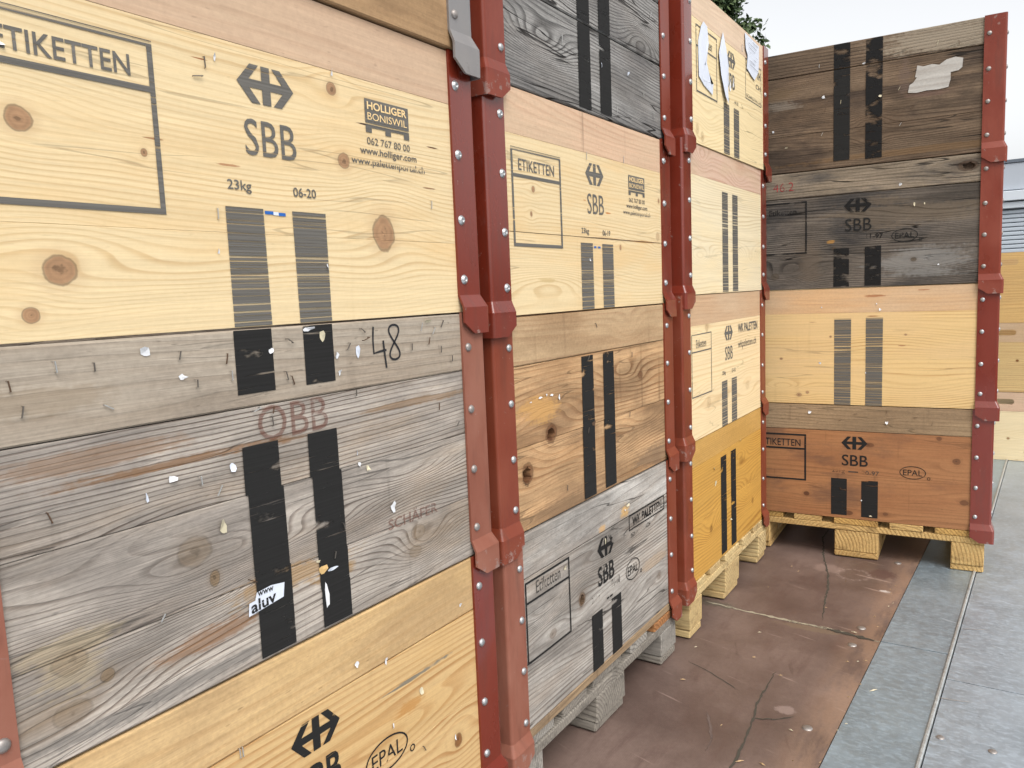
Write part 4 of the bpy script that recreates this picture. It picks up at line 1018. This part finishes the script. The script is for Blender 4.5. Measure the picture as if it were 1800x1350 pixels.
loc, a = place('D', 1, 0.002, 0.0, 0.001)
m = W('spruce', light=srgb(232, 198, 140), dark=srgb(190, 144, 84), F=95, con=0.75, knots=((-0.09, 0.245, 0.004, 0.0035), (-0.26, 0.165, 0.005, 0.004), (-0.197, 0.033, 0.009, 0.007, .8), (-0.168, 0.043, 0.006, 0.005, .9), (0.15, 0.25, 0.004, 0.003)), hills=((-0.25, 0.06, 0.07, 0.02, 0.04), (0.2, 0.06, 0.2, 0.05, 0.05), (0.1, 0.23, 0.2, 0.05, -0.03)), seed=7.4,
      patches=((0.05, 0.315, 0.02, 0.003, srgb(150, 100, 60), 0.8), (-0.15, 0.297, 0.02, 0.0015, srgb(150, 100, 60), 0.8), (0.14, 0.212, 0.012, 0.002, srgb(150, 80, 60), 0.7)))
F = Frame(loc, a, 'blond frame with two long stripes in the stack facing the camera', [(0.001, 0.166, m), (0.166, 0.328, m), (0.3282, H - 0.0015, W('beech', light=srgb(226, 184, 138), dark=srgb(200, 150, 104), seed=3.1, patches=((0.05, 0.385, 0.03, 0.004, srgb(170, 110, 70), 0.8), (0.2, 0.40, 0.018, 0.002, srgb(170, 110, 70), 0.8))))], 'spruce', REDNEW, hexs=False, group=G, seed=42)
F.stripe(-0.077, -0.0225, 0.002, 0.308, INK); F.stripe(0.0255, 0.079, 0.002, 0.309, INK)
for x, z, w, h in ((0.069, 0.338, 0.012, 0.018), (0.059, 0.358, 0.006, 0.010), (-0.125, 0.15, 0.012, 0.016), (0.026, 0.118, 0.004, 0.01), (-0.12, 0.35, 0.006, 0.01)): F.scrap(x, z, w, h, PAPER, 1)

loc, a = place('D', 2, 0.0, 0.002, 0.004)
m = W('black', F=110, knots=((0.17, 0.088, 0.009, 0.007, .8), (-0.28, 0.05, 0.014, 0.012, .5), (-0.08, 0.14, 0.006, 0.005, .7)), hills=((0.25, 0.22, 0.25, 0.05, 0.04), (-0.25, 0.06, 0.1, 0.04, 0.05), (0.2, 0.07, 0.15, 0.04, 0.04)), seed=4.7,
      patches=((0.2, 0.08, 0.16, 0.05, srgb(160, 158, 154), 0.5), (-0.16, 0.10, 0.05, 0.09, srgb(112, 98, 84), 0.6), (-0.09, 0.163, 0.014, 0.006, srgb(190, 140, 70), 0.7), (0.13, 0.25, 0.25, 0.05, srgb(136, 118, 96), 0.4)))
F = Frame(loc, a, 'blackened weathered frame with 46.2 in red in the stack facing the camera', [(0.001, 0.118, m), (0.118, 0.323, m), (0.325, H - 0.0015, W('dark', light=srgb(158, 142, 122), dark=srgb(92, 80, 68), tone=srgb(126, 114, 98), samt=0.75, stain=srgb(82, 80, 80), knots=((0.322, 0.378, 0.030, 0.017, .8),), seed=5.8))],
          'black', RED, rivet=RIVETD, hexs=False, group=G, seed=43, holes={2: lambda y: [blobcutter(0.324, 0.377, 0.021, 0.0125, y - 0.004, y + 0.012, 9, taper=0.7)]}, step=0.0015)
F.frame_box(-0.345, -0.170, 0.128, 0.312, None, 0.005, INKWORN); F.text('Etiketten', -0.30, -0.205, 0.268, 0.288, INKWORN, 0.02)
F.logo(-0.004, 0.282, 0.088, 0.046, INKWORN); F.text('SBB', -0.044, 0.040, 0.195, 0.238, INKOLD, 0.0)
F.text('11-97', 0.024, 0.076, 0.166, 0.182, INKWORN, 0.01); F.oval(0.142, 0.170, 0.040, 0.022, INKOLD, 0.0022)
F.stripe(-0.081, -0.030, 0.006, 0.139, INKWORN); F.stripe(0.0195, 0.0715, 0.006, 0.141, INKWORN)
F.text('46.2', -0.285, -0.215, 0.352, 0.382, REDPEN, -0.012)
F.scrap(0.128, 0.339, 0.018, 0.018, PAPER, 1, 0.008); F.scrap(0.244, 0.067, 0.01, 0.008, PAPER, 2); F.scrap(0.17, 0.27, 0.008, 0.02, PAPERY, 3); F.scrap(0.20, 0.27, 0.006, 0.014, PAPERY, 4)

loc, a = place('D', 3, 0.003, 0.0, -0.002)
m = W('dark', F=130, seed=6.6, hills=((0.2, 0.1, 0.3, 0.05, 0.02),), knots=((0.03, 0.10, 0.010, 0.02, .6),),
      patches=((-0.26, 0.235, 0.07, 0.022, srgb(142, 130, 116), 0.75), (-0.26, 0.275, 0.08, 0.025, srgb(122, 100, 74), 0.6), (0.15, 0.03, 0.5, 0.012, srgb(128, 98, 64), 0.5), (0.135, 0.28, 0.02, 0.06, srgb(120, 100, 88), 0.6), (0.2, 0.205, 0.08, 0.014, srgb(124, 98, 86), 0.6)))
F = Frame(loc, a, 'dark brown weathered frame with a torn white label, topmost facing the camera', [(0.001, 0.128, m), (0.128, 0.248, m), (0.248, 0.329, m), (0.3305, H - 0.0015, W('dark', seed=8.5, samt=0.4, patches=((0.22, 0.375, 0.20, 0.06, srgb(172, 158, 138), 0.75),)))],
          'dark', RED, rivet=RIVETD, hexs=False, group=G, seed=44, step=0.0015)
F.stripe(-0.083, -0.031, 0.024, 0.328, INKOLD); F.stripe(0.018, 0.0695, 0.020, 0.328, INKWORN)
F.stripe(-0.083, -0.031, 0.332, 0.412, INKWORN); F.stripe(0.018, 0.0695, 0.332, 0.412, INKWORN)
LAB = wood('torn_label_paper', srgb(190, 184, 176), srgb(140, 126, 112), F=30, con=0.3, warp=(0.05, 0.02), fibre=0.2, stain=srgb(160, 110, 60), samt=0.5, speck=0.7, tone=srgb(214, 212, 206), tamt=0.6, seed=3.0)
F.flat('torn_label', [[(0.146, 0.217), (0.17, 0.213), (0.20, 0.216), (0.235, 0.214), (0.262, 0.217), (0.268, 0.240), (0.268, 0.262), (0.172, 0.262), (0.160, 0.246), (0.150, 0.240)], [(0.166, 0.262), (0.268, 0.262), (0.290, 0.264), (0.300, 0.272), (0.302, 0.300), (0.280, 0.307), (0.255, 0.303), (0.235, 0.290), (0.215, 0.296), (0.19, 0.293), (0.172, 0.299)]], LAB, eps=0.0016)
F.scrap(-0.115, 0.244, 0.018, 0.014, PAPER, 1, 0.01); F.scrap(0.064, 0.220, 0.016, 0.014, PAPERY, 2, 0.008); F.scrap(0.012, 0.335, 0.016, 0.010, PAPER, 3); F.scrap(-0.239, 0.089, 0.018, 0.009, PAPERY, 4); F.scrap(-0.285, 0.15, 0.012, 0.012, PAPER, 6)
for i, (x, z, g_) in enumerate(((-0.11, 0.20, 80), (-0.12, 0.12, 60), (0.12, 0.235, 60), (0.16, 0.17, 50), (0.125, 0.12, 60), (0.23, 0.36, 75), (0.29, 0.35, 100), (-0.13, 0.35, 85), (-0.06, 0.22, 80), (0.06, 0.15, 10))): F.staple(x, z, g_, 0.012, (RUSTY, BRIGHTW, PAPERY)[i % 3])

# ================================================================ stack E (background, behind stack D)
ex0, ey0, ea = 0.685, 3.352, 0.01
HE = 0.3705
for k, (pre, rail, lab) in enumerate((('pale', 'beech', 'pale frame with a grip slot at the bottom of the far stack'), ('orange', 'beech', 'tan yellow frame with a grip slot in the middle of the far stack'), ('orange', None, 'bright yellow frame with a grip slot on top of the far stack'))):
    m = W(pre, knots=((0.04 + 0.03 * k, 0.12 + 0.05 * k, 0.007, 0.006), (-0.2, 0.2, 0.01, 0.01), (0.12, 0.05, 0.007, 0.006)), light=(srgb(240, 220, 178), srgb(226, 194, 136), srgb(232, 190, 124))[k], con=0.45, drip=0)
    rm = W(rail, light=(srgb(226, 190, 160), srgb(210, 176, 136))[k], seed=k + 3.0) if rail else m
    F = Frame((ex0 - math.sin(ea) * 0.4, ey0 + math.cos(ea) * 0.4, 0.0015 + k * HE), ea, lab, [(0.001, HE * .72, m), (HE * .722, HE - 0.0015, rm)], pre, RED, hw=0.6, hd=0.4, h=HE, group=G, seed=51 + k,
              holes={1: lambda y: [slotcutter(0.0, HE * .86, 0.062, 0.0155, y - 0.01, y + 0.04)]})

# ================================================================ workshop building behind
CLAD = simple('pale_blue_grey_cladding', srgb(172, 178, 186), 0.5, 0.0, 2.0, 0.05)
CLADL = simple('light_grey_fascia', srgb(202, 208, 214), 0.5, 0.0, 2.0, 0.05)
SHUT = simple('roller_shutter_slat', srgb(182, 190, 198), 0.45, 0.1, 3.0, 0.04)
DARKG = simple('dark_joint', srgb(96, 104, 114), 0.6, 0, 3.0, 0.05)
bld = empty('workshop_building', (3.4, 16.0, -1.1)); tag(bld, 'pale blue-grey workshop with a roller shutter behind the far stack', 'building')
def bb(name, x0, x1, y0, y1, z0, z1, m, par=bld, bev=0.0): return link(name, bbox(name, x0, x1, y0, y1, z0, z1, bev), m, par)
bb('wall', -3.6, 6, 0.30, 7, 0, 4.16, CLAD)
bb('roof_edge', -3.65, 6.05, 0.20, 7.05, 4.162, 4.22, DARKG)
for z0, z1, y in ((3.66, 4.155, 0.22), (3.455, 3.635, 0.10), (3.315, 3.435, 0.16)):
    bb('fascia_panel', -3.62, 6.02, y, 0.298, z0, z1, CLADL if y < 0.2 else CLAD, bev=0.01)
sh = bb('roller_shutter', -3.2, 2.6, 0.27, 0.298, 0.05, 3.30, DARKG)
for i in range(40):
    bb('slat', -3.2, 2.6, 0.24, 0.268, 0.06 + i * 0.081, 0.06 + i * 0.081 + 0.068, SHUT, sh, 0.012)

# ================================================================ tree behind stack C
def leaf_mat():
    m, b = newmat('conifer_foliage')
    o, x, y, z = coords()
    r = noise(vec(x * 3, y * 3, z * 3), 1, 3)
    g_ = V.nt.nodes.new('ShaderNodeNewGeometry')
    ri = V(g_.outputs['Random Per Island'])
    col = mix(ri, (0.022, 0.050, 0.016), (0.085, 0.125, 0.040))
    col = mix(sstep(r, 0.5, 0.7) * 0.5, col, (0.05, 0.085, 0.045))
    put(b.inputs['Base Color'], col); b.inputs['Roughness'].default_value = 0.7
    return m
BARK = simple('conifer_bark', (0.10, 0.065, 0.045), 0.9, 0, 12, 0.4, 0.6)
def tree(loc, h, rad, label, seed, nl=66000):
    rg = random.Random(seed)
    t = empty('conifer_tree', loc); tag(t, label, 'tree')
    vs, fs = [], []
    def tube(p0, p1, r0, r1, n=8):
        b = len(vs); d = (p1 - p0).normalized(); u = d.orthogonal().normalized(); w = d.cross(u)
        for p, rr in ((p0, r0), (p1, r1)):
            for i in range(n):
                a = 2 * math.pi * i / n; vs.append(tuple(p + (u * math.cos(a) + w * math.sin(a)) * rr))
        for i in range(n): fs.append((b + i, b + (i + 1) % n, b + n + (i + 1) % n, b + n + i))
    for k in range(6): tube(Vector((0, 0, h * k / 6 * .97)), Vector((0.02 * (k % 2), 0, h * (k + 1) / 6 * .97)), 0.20 * (1 - k / 6.3), 0.20 * (1 - (k + 1) / 6.3), 10)
    lv, lf = [], []
    R_ = lambda z: rad * (1 - (z / h) ** 1.7) * 1.0 + 0.05
    nb = 240
    for k in range(nb):
        z = h * (0.12 + 0.87 * (k / nb)); a = k * 2.399 + rg.uniform(-.3, .3)
        L = R_(z) * rg.uniform(.72, 1.08)
        d = Vector((math.cos(a), math.sin(a), rg.uniform(.1, .5)))
        p0 = Vector((0, 0, z)); p1 = p0 + d * L
        tube(p0, p1, 0.03, 0.006, 5)
        for q in range(nl // nb):
            u = rg.uniform(0.2, 1.0) ** 0.6
            sp = 0.07 + 0.13 * math.sin(min(1, u) * 3.0) * L * 0.7
            c = p0 + d * L * u + Vector((rg.gauss(0, sp), rg.gauss(0, sp), rg.gauss(0, sp * .8)))
            v = Vector((rg.gauss(0, 1), rg.gauss(0, 1), rg.gauss(0.5, 1))).normalized()
            w = v.orthogonal().normalized(); w.rotate(Matrix.Rotation(rg.uniform(0, 6), 3, v))
            l = rg.uniform(.035, .075); ww = l * .5
            b = len(lv)
            lv.extend([tuple(c - v * l), tuple(c + w * ww), tuple(c + v * l), tuple(c - w * ww)]); lf.append((b, b + 1, b + 2, b + 3))
    link('trunk', mesh('trunk', vs, fs, True), BARK, t)
    link('crown', mesh('crown', lv, lf), leaf_mat(), t)
    return t
tree((-4.30, 13.0, -1.1), 10.5, 1.42, 'dark green conifer behind the stack with torn papers', 3)
